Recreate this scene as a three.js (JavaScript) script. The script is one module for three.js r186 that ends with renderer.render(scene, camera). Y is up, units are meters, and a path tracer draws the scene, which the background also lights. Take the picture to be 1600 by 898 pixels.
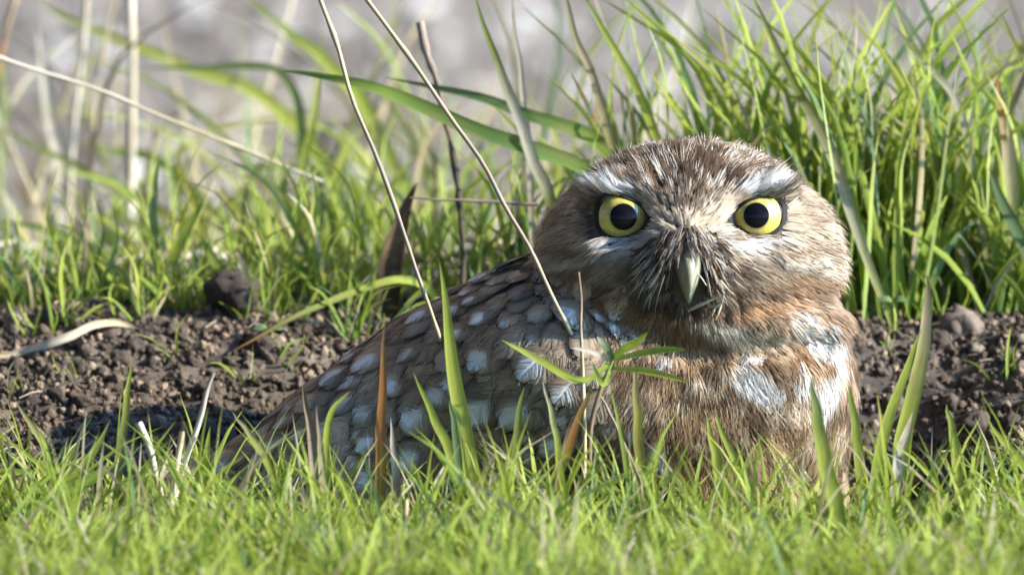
import * as THREE from 'three';
import { Sky } from 'three/addons/objects/Sky.js';
import { MarchingCubes } from 'three/addons/objects/MarchingCubes.js';
import { mergeVertices } from 'three/addons/utils/BufferGeometryUtils.js';

// ---------------------------------------------------------------- camera, sky, sun, exposure
const scene = new THREE.Scene();
const PITCH = THREE.MathUtils.degToRad(6), DIST = 3, S = 0.0002;      // S: metres per photo pixel at the owl
const camera = new THREE.PerspectiveCamera(2 * THREE.MathUtils.radToDeg(Math.atan(449 * S / DIST)), 1024 / 574, 0.05, 400);
camera.position.set(0, DIST * Math.sin(PITCH), DIST * Math.cos(PITCH));
camera.lookAt(0, 0, 0);
camera.focus = DIST - 0.025;
camera.userData.fStop = 13;
camera.updateMatrixWorld(true);
scene.add(camera);

const SUN = new THREE.Vector3(0.85, 0.44, 0.22).normalize();
const sky = new Sky();
sky.name = 'sky'; sky.scale.setScalar(300); sky.userData.kind = 'structure';
const su = sky.material.uniforms;
su.sunPosition.value.copy(SUN); su.turbidity.value = 6; su.rayleigh.value = 0.45; su.mieCoefficient.value = 0.004; su.mieDirectionalG.value = 0.8;
scene.add(sky);
scene.environmentIntensity = 0.3;
const sun = new THREE.DirectionalLight(new THREE.Color().setRGB(1, 0.88, 0.68), 5);
sun.position.copy(SUN).multiplyScalar(3); sun.target.position.set(0, 0, 0);
sun.castShadow = true; sun.shadow.mapSize.set(4096, 4096); sun.shadow.radius = 1;
Object.assign(sun.shadow.camera, { left: -0.6, right: 0.6, top: 0.6, bottom: -0.6, near: 0.5, far: 8 });
scene.add(sun, sun.target);
const renderer = new THREE.WebGLRenderer({ antialias: true });
renderer.toneMapping = THREE.LinearToneMapping;
renderer.toneMappingExposure = 2.35;
renderer.shadowMap.enabled = true;

// ---------------------------------------------------------------- helpers
function rng(seed) { let a = seed >>> 0; return () => { a = (a + 0x6D2B79F5) >>> 0; let t = a; t = Math.imul(t ^ (t >>> 15), t | 1); t ^= t + Math.imul(t ^ (t >>> 7), t | 61); return ((t ^ (t >>> 14)) >>> 0) / 4294967296; }; }
const V = (x, y, z) => new THREE.Vector3(x, y, z);
const clamp = (x, a = 0, b = 1) => Math.min(b, Math.max(a, x));
const sstep = (a, b, x) => { const t = clamp((x - a) / (b - a)); return t * t * (3 - 2 * t); };
const lerp = (a, b, t) => a + (b - a) * t;
const mix3 = (a, b, t) => [lerp(a[0], b[0], t), lerp(a[1], b[1], t), lerp(a[2], b[2], t)];
const hash3 = (x, y, z) => { let h = Math.imul(x, 374761393) ^ Math.imul(y, 668265263) ^ Math.imul(z, 2147483647 - 1274126177); h = Math.imul(h ^ (h >>> 13), 1274126177); h ^= h >>> 16; return (h >>> 0) / 4294967296; };
function noise(x, y, z = 0) {
  const xi = Math.floor(x), yi = Math.floor(y), zi = Math.floor(z), fx = x - xi, fy = y - yi, fz = z - zi;
  const u = fx * fx * (3 - 2 * fx), v = fy * fy * (3 - 2 * fy), w = fz * fz * (3 - 2 * fz);
  const L = (k) => lerp(lerp(hash3(xi, yi, zi + k), hash3(xi + 1, yi, zi + k), u), lerp(hash3(xi, yi + 1, zi + k), hash3(xi + 1, yi + 1, zi + k), u), v);
  return lerp(L(0), L(1), w);
}
const fbm = (x, y, z = 0, o = 4) => { let s = 0, a = 0.5, n = 0; for (let i = 0; i < o; i++) { s += a * noise(x, y, z); n += a; a *= 0.5; x = x * 2.03 + 7.1; y = y * 2.03 + 3.7; z = z * 2.03 + 1.3; } return s / n; };

const taken = {};
function numbered(n) { const k = taken[n] = (taken[n] ?? -1) + 1; return k ? `${n}_${String(k).padStart(3, '0')}` : n; }
function tag(o, label, category, group, kind) { if (label) o.userData.label = label; if (category) o.userData.category = category; if (group) o.userData.group = group; if (kind) o.userData.kind = kind; return o; }
function put(o, name, parent = scene) { o.name = parent === scene ? numbered(name) : name; parent.add(o); o.traverse((m) => { if (m.isMesh) { m.castShadow = true; m.receiveShadow = true; } }); return o; }

class Buf {                                                            // growing triangle buffer with colours
  constructor() { this.p = []; this.n = []; this.c = []; this.i = []; }
  vert(p, n, c) { this.p.push(p.x, p.y, p.z); this.n.push(n.x, n.y, n.z); this.c.push(c[0], c[1], c[2]); return this.p.length / 3 - 1; }
  tri(a, b, c) { this.i.push(a, b, c); }
  quad(a, b, c, d) { this.i.push(a, b, c, a, c, d); }
  geo(off) {
    const g = new THREE.BufferGeometry();
    g.setAttribute('position', new THREE.Float32BufferAttribute(this.p, 3)); g.setAttribute('normal', new THREE.Float32BufferAttribute(this.n, 3)); g.setAttribute('color', new THREE.Float32BufferAttribute(this.c, 3));
    g.setIndex(this.i); if (off) g.translate(-off.x, -off.y, -off.z); return g;
  }
}
// photo position + world depth -> point of the place
const VR = V(1, 0, 0), VU = V(0, Math.cos(PITCH), -Math.sin(PITCH)), VF = V(0, Math.sin(PITCH), Math.cos(PITCH));
function at(px, py, z) {
  const q = V((px - 800) * S, 0, 0).addScaledVector(VU, (449 - py) * S), d = q.sub(camera.position), t = (z - camera.position.z) / d.z;
  return camera.position.clone().addScaledVector(d, t);
}

// ---------------------------------------------------------------- ground
const owlX = 0.03;
function baseH(x, z) {
  const front = -0.068 + 0.004 * (noise(x * 18 + 3, z * 18) - 0.5);
  const back = -0.021 + 0.003 * (noise(x * 9, z * 9 + 5) - 0.5) + (x > 0.09 ? 0.0 : 0);
  const drop = 0.1 * sstep(-0.2, -0.85, z);
  const slopeEdge = -0.13 + 0.04 * (noise(x * 25 + 9, 2) - 0.5);
  let h = lerp(front, back, sstep(0.045, slopeEdge, z));
  const dx = (x - owlX) / 0.105, dz = (z + 0.002) / 0.062;
  h -= 0.058 * Math.exp(-(dx * dx * dx * dx) - dz * dz * dz * dz * 0.8);
  return h - drop;
}
const bareAt = (x, z) => sstep(0.062, 0.035, z + 0.02 * (noise(x * 40, z * 40) - 0.5)) * sstep(-0.165, -0.125, z + 0.06 * (noise(x * 30 + 4, z * 30) - 0.5));
function ground(x, z) {
  const b = bareAt(x, z), far = sstep(-0.2, -0.4, z);
  let h = baseH(x, z);
  const r = 1 - Math.abs(2 * fbm(x * 90, z * 90, 1, 3) - 1);
  h += b * (0.012 * (fbm(x * 55, z * 55, 4, 4) - 0.5) + 0.004 * (r - 0.6) + 0.0022 * (fbm(x * 330, z * 330, 9, 2) - 0.5));
  h += (1 - b) * 0.0022 * (fbm(x * 70, z * 70, 8, 3) - 0.5) + far * 0.01 * (fbm(x * 14, z * 14, 3, 3) - 0.5);
  return h;
}
{
  const axis = (lo, hi, step, end0, end1) => { const a = []; for (let v = lo; v <= hi + 1e-9; v += step) a.push(v); let d = step; while (a[0] > end0) { d *= 1.16; a.unshift(a[0] - d); } d = step; while (a[a.length - 1] < end1) { d *= 1.16; a.push(a[a.length - 1] + d); } return a; };
  const xs = axis(-0.21, 0.21, 0.002, -120, 120), zs = axis(-0.24, 0.2, 0.002, -160, 60);
  const b = new Buf(), up = V(0, 1, 0);
  for (const z of zs) for (const x of xs) {
    const bare = bareAt(x, z), far = sstep(-0.2, -0.45, z);
    const n1 = fbm(x * 50, z * 50, 2, 4), n2 = fbm(x * 260, z * 260, 5, 3), n3 = fbm(x * 22, z * 9, 6, 3);
    let c = mix3([0.045, 0.036, 0.028], [0.17, 0.135, 0.104], clamp(n1 * 0.9 + n2 * 0.9 - 0.5));
    c = mix3(c, mix3([0.06, 0.055, 0.03], [0.1, 0.08, 0.05], n2), (1 - bare) * (1 - far));
    const litter = mix3(mix3([0.11, 0.095, 0.078], [0.25, 0.23, 0.205], sstep(0.3, 0.7, n3)), [0.17, 0.15, 0.125], n2 * 0.6);
    c = mix3(c, litter, far);
    b.vert(V(x, ground(x, z), z), up, c);
  }
  const W = xs.length;
  for (let j = 0; j + 1 < zs.length; j++) for (let i = 0; i + 1 < W; i++) b.quad(j * W + i, (j + 1) * W + i, (j + 1) * W + i + 1, j * W + i + 1);
  const g = b.geo(); g.computeVertexNormals();
  put(new THREE.Mesh(g, new THREE.MeshStandardMaterial({ vertexColors: true, roughness: 0.95, side: THREE.DoubleSide })), 'ground').userData.kind = 'structure';
}
console.log('ground');

// depth at which the sight line of a photo position meets the ground
function hitZ(px, py, lift = 0) { let z = 0.25; for (let i = 0; i < 400; i++) { const p = at(px, py, z); if (p.y < ground(p.x, z) + lift) return z; z -= 0.0015; } return z; }
// ---------------------------------------------------------------- grass blades and stems
const grassMat = new THREE.MeshPhysicalMaterial({ vertexColors: true, roughness: 0.93, transmission: 0.5, thickness: 0, side: THREE.DoubleSide, specularIntensity: 0.6 });
const dryMat = new THREE.MeshPhysicalMaterial({ vertexColors: true, roughness: 0.93, transmission: 0.2, thickness: 0, side: THREE.DoubleSide, specularIntensity: 0.5 });
const stemMat = new THREE.MeshStandardMaterial({ vertexColors: true, roughness: 0.7 });
const ramp = (stops, t) => { const f = clamp(t) * (stops.length - 1), k = Math.min(stops.length - 2, Math.floor(f)); return stops.length === 1 ? stops[0] : mix3(stops[k], stops[k + 1], f - k); };
// a folded leaf blade along a curve: points, full width, facing vector, colour stops from root to tip
function bladeInto(b, curve, width, face, stops, rows, seed = 1, { fold = 0.25, twist = 0, peak = 0.35, blunt = 0, veins = 0 } = {}) {
  const start = b.p.length / 3, tmp = V(), r = rng(seed);
  const st = r() * 50;
  for (let k = 0; k <= rows; k++) {
    const t = k / rows, p = curve.getPoint(t), T = curve.getTangent(t);
    const side = tmp.crossVectors(T, face).normalize().clone();
    if (twist) side.applyAxisAngle(T, twist * t);
    const N = V().crossVectors(side, T).normalize();
    const w = width * 0.5 * (t < peak ? lerp(0.62, 1, sstep(0, peak, t)) : Math.pow(Math.max(0, 1 - Math.pow((t - peak) / (1 - peak), 1.9)), 0.9) * (1 - blunt) + blunt * (t > 0.99 ? 0.25 : 1));
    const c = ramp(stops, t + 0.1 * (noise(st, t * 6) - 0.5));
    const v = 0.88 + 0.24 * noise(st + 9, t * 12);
    if (veins) {                                                        // wide blade: several strips across, each its own tone, with specks
      const cols = veins, ragged = 1 + 0.07 * (noise(st + 4, t * 40) - 0.5);
      for (let q = 0; q <= cols; q++) {
        const u = q / cols * 2 - 1, tone = (0.8 + 0.4 * hash3(q, seed, 5)) * v * (Math.abs(u) < 0.15 ? 1.12 : 1), spk = noise(st + q * 1.7, t * 34, 7), dead = sstep(0.7, 0.86, spk) * 0.65 + 0.5 * sstep(0.93, 1, t);
        const cc = mix3(c.map((y) => y * tone), [0.3, 0.22, 0.1], Math.min(0.8, dead));
        b.vert(p.clone().addScaledVector(side, u * w * ragged).addScaledVector(N, fold * w * Math.abs(u)), N.clone().addScaledVector(side, -fold * u).normalize(), cc);
        if (k && q) { const a = start + k * (cols + 1) + q; b.quad(a - cols - 2, a - cols - 1, a, a - 1); }
      }
      continue;
    }
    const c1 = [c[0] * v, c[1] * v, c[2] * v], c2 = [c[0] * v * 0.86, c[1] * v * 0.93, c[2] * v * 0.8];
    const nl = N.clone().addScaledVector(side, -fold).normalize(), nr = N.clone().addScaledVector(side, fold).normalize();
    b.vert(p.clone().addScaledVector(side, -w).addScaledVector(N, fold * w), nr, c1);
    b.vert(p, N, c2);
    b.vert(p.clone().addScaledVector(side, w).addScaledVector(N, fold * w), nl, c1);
    if (k) { const a = start + (k - 1) * 3; b.quad(a, a + 1, a + 4, a + 3); b.quad(a + 1, a + 2, a + 5, a + 4); }
  }
}
function stemInto(b, curve, r0, r1, stops, rows, seed, { sides = 6, nodes = 0, rough = 0.12 } = {}) {
  const start = b.p.length / 3, ref = V(0.31, 0.2, 0.93).normalize(), st = seed * 3.7;
  for (let k = 0; k <= rows; k++) {
    const t = k / rows, p = curve.getPoint(t), T = curve.getTangent(t), A = V().crossVectors(T, ref).normalize(), B = V().crossVectors(T, A).normalize();
    let r = lerp(r0, r1, t) * (1 + rough * (noise(st, t * 30) - 0.5) * 2);
    if (nodes) { const f = (t * nodes + 0.4) % 1; r *= 1 + 0.35 * Math.exp(-Math.pow((f - 0.5) / 0.06, 2)); }
    for (let s = 0; s < sides; s++) {
      const a = s / sides * Math.PI * 2, n = A.clone().multiplyScalar(Math.cos(a)).addScaledVector(B, Math.sin(a)), c = ramp(stops, t + 0.25 * (noise(st + s * 0.7, t * 25) - 0.5)), v = 0.8 + 0.4 * noise(st + s, t * 18, 3);
      b.vert(p.clone().addScaledVector(n, r), n, [c[0] * v, c[1] * v, c[2] * v]);
    }
    if (k) for (let s = 0; s < sides; s++) { const a = start + (k - 1) * sides, c = start + k * sides, s2 = (s + 1) % sides; b.quad(a + s, a + s2, c + s2, c + s); }
  }
  for (const k of [0, rows]) { const a = start + k * sides; for (let s = 1; s + 1 < sides; s++) b.tri(a, a + s, a + s + 1); }
}
const G = {
  lime: [0.4, 0.46, 0.065], green: [0.24, 0.34, 0.045], deep: [0.085, 0.165, 0.03], blue: [0.15, 0.24, 0.1], yellow: [0.4, 0.37, 0.06],
  straw: [0.46, 0.37, 0.22], pale: [0.6, 0.54, 0.43], brown: [0.17, 0.11, 0.065], dark: [0.045, 0.032, 0.022], orange: [0.42, 0.17, 0.035], greyb: [0.27, 0.21, 0.17], olive: [0.2, 0.23, 0.045],
};
const C = (s) => s.split(' ').map((k) => G[k]);
// path: [px, py, depth] in photo pixels from root to tip; the root is carried down into the ground
function rooted(path) {
  const pts = path.map(([x, y, z]) => at(x, y, z)), p = pts[0], h = ground(p.x, p.z);
  if (p.y > h + 0.001) { const d = V().subVectors(pts[0], pts[1]).normalize(), drop = p.y - h + 0.003, k = d.y < -0.3 ? drop / -d.y : drop; pts.unshift(d.y < -0.3 ? p.clone().addScaledVector(d, k) : V(p.x - 0.004, h - 0.003, p.z)); }
  else if (p.y > h - 0.003) pts[0].y = h - 0.003;
  return pts;
}
let bladeSeed = 11;
function wavy(pts, px) {                                                // the path with small natural kinks between its ends
  const c = new THREE.CatmullRomCurve3(pts, false, 'centripetal'), q = [], n = 9, most = c.getLength() / n * 0.055;
  for (let i = 0; i <= n; i++) { const p = c.getPoint(i / n), k = i && i < n ? Math.min(px * S, most) : 0; p.x += k * (hash3(i, bladeSeed, 1) - 0.5) * 2; p.y += k * (hash3(i, bladeSeed, 2) - 0.5) * 2; q.push(p); }
  return new THREE.CatmullRomCurve3(q, false, 'centripetal');
}
function blade(name, label, category, path, wpx, stops, { dry = false, group, turn = 0, rows = 14, fold, twist = 0, peak, blunt, loose = false } = {}) {
  const pts = loose ? path.map(([x, y, z]) => at(x, y, z)) : rooted(path), b = new Buf(), face = VF.clone().applyAxisAngle(V(0, 1, 0), turn);
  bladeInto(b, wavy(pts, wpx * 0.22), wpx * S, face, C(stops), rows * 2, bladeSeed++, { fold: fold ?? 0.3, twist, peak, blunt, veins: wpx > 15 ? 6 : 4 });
  const m = new THREE.Mesh(b.geo(pts[0]), dry ? dryMat : grassMat); m.position.copy(pts[0]);
  return tag(put(m, name), label, category, group);
}
function stem(name, label, category, path, w0, w1, stops, { group, rows = 26, loose = false, nodes = 0, rough } = {}) {
  const pts = loose ? path.map(([x, y, z]) => at(x, y, z)) : rooted(path), b = new Buf();
  stemInto(b, wavy(pts, Math.max(w0, w1) * 0.5), w0 * S / 2, w1 * S / 2, C(stops), rows, bladeSeed++, { nodes, rough });
  const m = new THREE.Mesh(b.geo(pts[0]), stemMat); m.position.copy(pts[0]);
  return tag(put(m, name), label, category, group);
}

// ---------------------------------------------------------------- the owl
// its own axes: x right, y up in the picture plane at the owl, z towards the lens; P(px, py) gives them from the photo
const X = (px) => (px - 800) * S, Y = (py) => (449 - py) * S;
const HC = V(X(1077), Y(388), 0.014), HR = V(0.0428, 0.0325, 0.036);
const chain = [[1125, 660, 188], [915, 592, 204], [740, 648, 190], [560, 728, 146], [430, 776, 102], [300, 786, 60], [190, 776, 30]].map(([x, y, r]) => [X(x), Y(y), r * S]);
const smin = (a, b, k) => { const h = clamp(0.5 + 0.5 * (b - a) / k); return lerp(b, a, h) - k * h * (1 - h); };
function ell(x, y, z, c, r) { const a = (x - c.x) / r.x, b = (y - c.y) / r.y, d = (z - c.z) / r.z, k0 = Math.hypot(a, b, d), k1 = Math.hypot(a / r.x, b / r.y, d / r.z); return k1 < 1e-9 ? -Math.min(r.x, r.y, r.z) : k0 * (k0 - 1) / k1; }
function cone(x, y, z, a, b) { const bx = b[0] - a[0], by = b[1] - a[1], t = clamp(((x - a[0]) * bx + (y - a[1]) * by) / (bx * bx + by * by)); return Math.hypot(x - a[0] - bx * t, y - a[1] - by * t, z) - lerp(a[2], b[2], t); }
const bodyPart = (x, y, z) => { let d = 1; for (let i = 0; i + 1 < chain.length; i++) d = Math.min(d, cone(x, y, z / 0.9, chain[i], chain[i + 1])); d = smin(d, ell(x, y, z, V(X(1120), Y(850), 0.0), V(0.04, 0.05, 0.036)), 0.015);
  d = smin(d, ell(x, y, z, V(X(885), Y(590), 0.016), V(0.034, 0.027, 0.03)), 0.02);                       // shoulder
  d = smin(d, ell(x, y, z, V(X(1060), Y(640), 0.008), V(0.036, 0.042, 0.037)), 0.016);
  return smin(d, ell(x, y, z, V(X(1180), Y(600), 0.008), V(0.0288, 0.03, 0.036)), 0.01); };              // crop
const eyes = [
  { c: [971.7, 340.2], pr: 20.3, loop: [[185, 275], [190, 215], [205, 185], [235, 168], [280, 168], [330, 182], [380, 205], [420, 240], [442, 275], [440, 300], [415, 335], [370, 362], [320, 378], [270, 382], [225, 370], [195, 335]] },
  { c: [1176.6, 338.1], pr: 19.4, loop: [[893, 288], [905, 260], [945, 225], [1000, 192], [1060, 178], [1115, 180], [1150, 195], [1168, 225], [1170, 265], [1160, 310], [1130, 345], [1085, 365], [1035, 370], [985, 360], [940, 330], [905, 305]] },
];
for (const e of eyes) e.loop = e.loop.map(([a, b]) => [880 + a * 0.2894, 260 + b * 0.2894]);
function headPart(x, y, z) {
  let d = ell(x, y, z, HC, HR);
  d = smin(d, ell(x, y, z, V(X(1077), Y(430), 0.02), V(0.041, 0.022, 0.027)), 0.012);                     // cheeks
  d = smin(d, ell(x, y, z, V(X(1068), Y(392), 0.043), V(0.0075, 0.009, 0.0085)), 0.007);                  // beak base
  d = smin(d, ell(x, y, z, V(X(1150), Y(498), 0.026), V(0.03, 0.0075, 0.02)), 0.008);                       // ruff under the chin
  for (const s of [-1, 1]) d = smin(d, ell(x, y, z, V(X(1072 + s * 104), Y(303), 0.0385), V(0.0105, 0.0032, 0.0052)), 0.006);   // brow ridges
  for (const e of eyes) { const q = Math.hypot((x - X(e.c[0])) / 1.13, y - Y(e.c[1]), z - 0.0495) - 0.0092; d = -smin(-d, q, 0.004); }
  return d;
}
const sdf = (x, y, z) => smin(headPart(x, y, z), bodyPart(x, y, z), 0.006);
function grad(p) { const e = 0.0004; return V(sdf(p.x + e, p.y, p.z) - sdf(p.x - e, p.y, p.z), sdf(p.x, p.y + e, p.z) - sdf(p.x, p.y - e, p.z), sdf(p.x, p.y, p.z + e) - sdf(p.x, p.y, p.z - e)).normalize(); }
function onSkin(p, it = 3) { for (let i = 0; i < it; i++) p.addScaledVector(grad(p), -sdf(p.x, p.y, p.z)); return p; }
function frontZ(x, y) { let z = 0.075; for (let i = 0; i < 60; i++) { const d = sdf(x, y, z); if (d < 0.0001) return z; z -= Math.max(d * 0.7, 0.0001); if (z < -0.05) return null; } return z; }
const PX = (x) => x / S + 800, PY = (y) => 449 - y / S;

const owlZ = (px, py, up) => { const z = (frontZ(X(px), Y(py)) ?? 0) + up; return z * Math.cos(PITCH) - Y(py) * Math.sin(PITCH); };   // depth of the owl's coat at a photo position
const owl = new THREE.Group();
const owlBase = V(X(1000), -0.118, 0);
{
  put(owl, 'owl');
  owl.rotation.x = -PITCH;
  const w = V(owlBase.x, owlBase.y * Math.cos(PITCH), -owlBase.y * Math.sin(PITCH));   // where that base lies in the world
  owl.position.copy(w);
  tag(owl, 'brown owl with white spots and yellow eyes crouched in a grassy hollow', 'owl');
}
const owlPart = (g, m, name, parent = owl) => { g.translate(-owlBase.x, -owlBase.y, -owlBase.z); return put(new THREE.Mesh(g, m), name, parent); };

// skin
const skinGeo = (() => {
  const N = 112, mc = new MarchingCubes(N, new THREE.MeshBasicMaterial(), false, false, 200000);
  const half = V(0.128, 0.10, 0.062), mid = V(-0.006, -0.045, 0.006);
  mc.isolation = 0; const h = N / 2;
  for (let k = 0; k < N; k++) for (let j = 0; j < N; j++) for (let i = 0; i < N; i++) mc.field[k * N * N + j * N + i] = -sdf(mid.x + (i - h) / h * half.x, mid.y + (j - h) / h * half.y, mid.z + (k - h) / h * half.z) * 100;
  mc.update();
  const n = mc.count, pos = new Float32Array(n * 3);
  for (let i = 0; i < n; i++) { pos[i * 3] = mid.x + mc.positionArray[i * 3] * half.x; pos[i * 3 + 1] = mid.y + mc.positionArray[i * 3 + 1] * half.y; pos[i * 3 + 2] = mid.z + mc.positionArray[i * 3 + 2] * half.z; }
  let g = new THREE.BufferGeometry(); g.setAttribute('position', new THREE.BufferAttribute(pos, 3));
  g = mergeVertices(g, 1e-6);
  const P = g.attributes.position, nn = new Float32Array(P.count * 3), cc = new Float32Array(P.count * 3), q = V();
  for (let i = 0; i < P.count; i++) { q.fromBufferAttribute(P, i); grad(q).toArray(nn, i * 3); const f = 0.8 + 0.4 * fbm(q.x * 300, q.y * 300, q.z * 300, 3); cc[i * 3] = 0.115 * f; cc[i * 3 + 1] = 0.088 * f; cc[i * 3 + 2] = 0.066 * f; }
  g.setAttribute('normal', new THREE.BufferAttribute(nn, 3)); g.setAttribute('color', new THREE.BufferAttribute(cc, 3));
  return g;
})();
// area-weighted points of the skin
const skinPoints = (() => {
  const P = skinGeo.attributes.position.array.slice(), I = skinGeo.index.array, cum = []; let s = 0; const a = V(), b = V(), c = V();
  for (let i = 0; i < I.length; i += 3) { a.fromArray(P, I[i] * 3); b.fromArray(P, I[i + 1] * 3); c.fromArray(P, I[i + 2] * 3); s += b.clone().sub(a).cross(c.clone().sub(a)).length() / 2; cum.push(s); }
  console.log('skin area', s, 'tris', I.length / 3);
  return { area: s, pick(r) { const t = r() * s; let lo = 0, hi = cum.length - 1; while (lo < hi) { const m = (lo + hi) >> 1; if (cum[m] < t) lo = m + 1; else hi = m; } let u = r(), v = r(); if (u + v > 1) { u = 1 - u; v = 1 - v; } a.fromArray(P, I[lo * 3] * 3); b.fromArray(P, I[lo * 3 + 1] * 3); c.fromArray(P, I[lo * 3 + 2] * 3); return a.clone().addScaledVector(b.clone().sub(a), u).addScaledVector(c.clone().sub(a), v); } };
})();
owlPart(skinGeo, new THREE.MeshStandardMaterial({ vertexColors: true, roughness: 0.9 }), 'body');

// plumage dye: patches [px, py, rx, ry, turn, colour, strength]
const K = { white: [0.74, 0.72, 0.68], cream: [0.6, 0.5, 0.37], buff: [0.47, 0.34, 0.2], tan: [0.43, 0.33, 0.225], brown: [0.2, 0.125, 0.07], rufous: [0.33, 0.18, 0.08], dark: [0.065, 0.042, 0.028], umber: [0.12, 0.08, 0.05], grey: [0.5, 0.45, 0.38] };
const faceSide = [                                                      // markings of one side of the face: distance from the middle line, height, ...
  [195, 370, 80, 75, 0, 'tan', 0.6], [150, 430, 85, 18, 12, 'umber', 0.55], [105, 447, 66, 17, 9, 'umber', 0.65], [170, 398, 60, 7, -6, 'brown', 0.6], [165, 412, 60, 6, 6, 'grey', 0.7], [185, 458, 75, 20, 4, 'rufous', 0.6], [110, 428, 40, 20, 20, 'tan', 0.6],
  [122, 387, 56, 15, -6, 'cream', 0.8], [118, 383, 40, 10, -5, 'white', 0.65], [45, 352, 20, 39, 40, 'cream', 0.85], [60, 384, 28, 20, 30, 'grey', 0.7],
  [42, 427, 28, 36, -22, 'dark', 0.9], [68, 432, 42, 20, 0, 'umber', 0.7], [25, 379, 12, 12, 0, 'dark', 0.8], [100, 470, 60, 17, -8, 'umber', 0.75], [125, 490, 62, 14, -8, 'rufous', 0.6], [215, 472, 20, 18, 0, 'umber', 0.6],
  [148, 335, 9, 34, 0, 'dark', 0.7], [125, 286, 45, 14.5, -15, 'white', 1], [64, 312, 22, 9, -40, 'cream', 0.7],
];
const facePatches = [
  ...faceSide.map(([dx, y, rx, ry, t, k, w]) => [1070 + dx, y, rx, ry, t, k, w]), ...faceSide.map(([dx, y, rx, ry, t, k, w]) => [1070 - dx, y, rx, ry, -t, k, w]),
  [1068, 350, 40, 16, 0, 'cream', 0.5], [1066, 300, 14, 34, 0, 'dark', 0.7], [1070, 322, 26, 12, 0, 'umber', 0.6], [1070, 482, 80, 16, 0, 'dark', 0.75],
  [1110, 515, 28, 13, 10, 'cream', 0.85], [1150, 526, 36, 10, 10, 'white', 0.7], [1205, 530, 36, 10, -6, 'cream', 0.8],
];
const chestPatches = [
  [1112, 522, 24, 13, 10, 'cream', 0.8], [1150, 532, 40, 10, 10, 'cream', 0.8], [1205, 540, 36, 12, -10, 'cream', 0.75],
  [1280, 530, 58, 20, 46, 'white', 0.75], [1308, 585, 11, 46, 10, 'white', 0.75], [1255, 512, 28, 9, 20, 'cream', 0.7], [1225, 565, 50, 22, 0, 'rufous', 0.6], [1215, 592, 32, 40, 0, 'umber', 0.55],
  [1180, 606, 48, 22, 44, 'white', 1], [1110, 606, 22, 12, 30, 'cream', 0.95], [1133, 590, 18, 9, 20, 'cream', 0.9], [1233, 650, 18, 14, 40, 'cream', 0.9], [1256, 602, 10, 22, 0, 'white', 0.85],
  [1154, 570, 18, 12, 0, 'cream', 0.7], [1036, 570, 14, 9, -30, 'white', 0.8], [1066, 634, 8, 13, -30, 'cream', 0.85], [1029, 720, 14, 26, -25, 'white', 0.8], [1288, 632, 13, 34, 6, 'white', 0.85], [1310, 700, 8, 26, 0, 'cream', 0.8],
  [1090, 610, 16, 12, 20, 'cream', 0.8], [1060, 560, 16, 10, 0, 'cream', 0.7], [1140, 645, 14, 18, 20, 'cream', 0.75], [1200, 655, 14, 20, 10, 'cream', 0.75], [1110, 660, 10, 16, 0, 'cream', 0.7], [1020, 620, 12, 18, -20, 'cream', 0.7], [1250, 640, 12, 20, 10, 'cream', 0.8], [1215, 560, 16, 10, 0, 'cream', 0.6],
  [1157, 687, 8, 11, 0, 'cream', 0.85], [1097, 695, 9, 15, 0, 'cream', 0.7], [1040, 605, 18, 10, -30, 'buff', 0.7], [1200, 700, 24, 18, 0, 'buff', 0.5], [1270, 690, 12, 20, 0, 'cream', 0.7], [985, 640, 12, 20, -30, 'cream', 0.6], [1130, 660, 26, 16, 30, 'buff', 0.6], [1090, 570, 24, 14, 0, 'buff', 0.6], [1085, 655, 18, 12, 40, 'buff', 0.6],
];
const deg = Math.PI / 180;
function paint(list, x, y, c) {
  x += 22 * (noise(x * 0.06, y * 0.06, 2) - 0.5); y += 16 * (noise(x * 0.06 + 9, y * 0.06, 5) - 0.5);
  for (const [cx, cy, rx, ry, t, k, s] of list) {
    const dx = x - cx, dy = y - cy; if (Math.abs(dx) > 160 || Math.abs(dy) > 200) continue;
    const co = Math.cos(t * deg), si = Math.sin(t * deg), u = (dx * co + dy * si) / rx, v = (-dx * si + dy * co) / ry, d = u * u + v * v;
    if (d < 1.7) c = mix3(c, K[k], s * sstep(1.55, 0.7, d));
  }
  return c;
}
const isHead = (p) => headPart(p.x, p.y, p.z) < bodyPart(p.x, p.y, p.z) + 0.001;
function bodyFlow(px) { const A = [[200, 196], [450, 212], [650, 218], [850, 232], [980, 250], [1120, 278], [1180, 296], [1240, 285], [1320, 272]]; let k = 0; while (k < A.length - 2 && px > A[k + 1][0]) k++; const a = lerp(A[k][1], A[k + 1][1], clamp((px - A[k][0]) / (A[k + 1][0] - A[k][0]))) * deg; return V(Math.cos(a), Math.sin(a), 0); }
function flowAt(p, n, head) {
  const px = PX(p.x), py = PY(p.y); let d;
  if (head) {
    d = V(px - 1068, -(py - 372), 0).normalize();
    for (const e of eyes) { const dx = px - e.c[0], dy = -(py - e.c[1]), r = Math.hypot(dx, dy); const side = Math.sign(e.c[0] - 1072); const w = sstep(110, 45, r) * sstep(-20, 30, dx * side); d.lerp(V(dx / r, dy / r, 0), 0.7 * w); }
    d.z = -0.15 - 0.9 * sstep(330, 240, py);
    if (py > 470) d.lerp(bodyFlow(px).add(V((px - 1068) * 0.004, 0, 0)), sstep(470, 540, py) * 0.8);
  } else {
    d = bodyFlow(px);
    if (py < 560 && px > 1000) d.lerp(V((px - 1068) / 180, -1, 0).normalize(), sstep(560, 500, py) * 0.7);
  }
  d.addScaledVector(n, -d.dot(n));
  return d.lengthSq() < 1e-6 ? V(0, -1, 0) : d.normalize();
}
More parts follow.
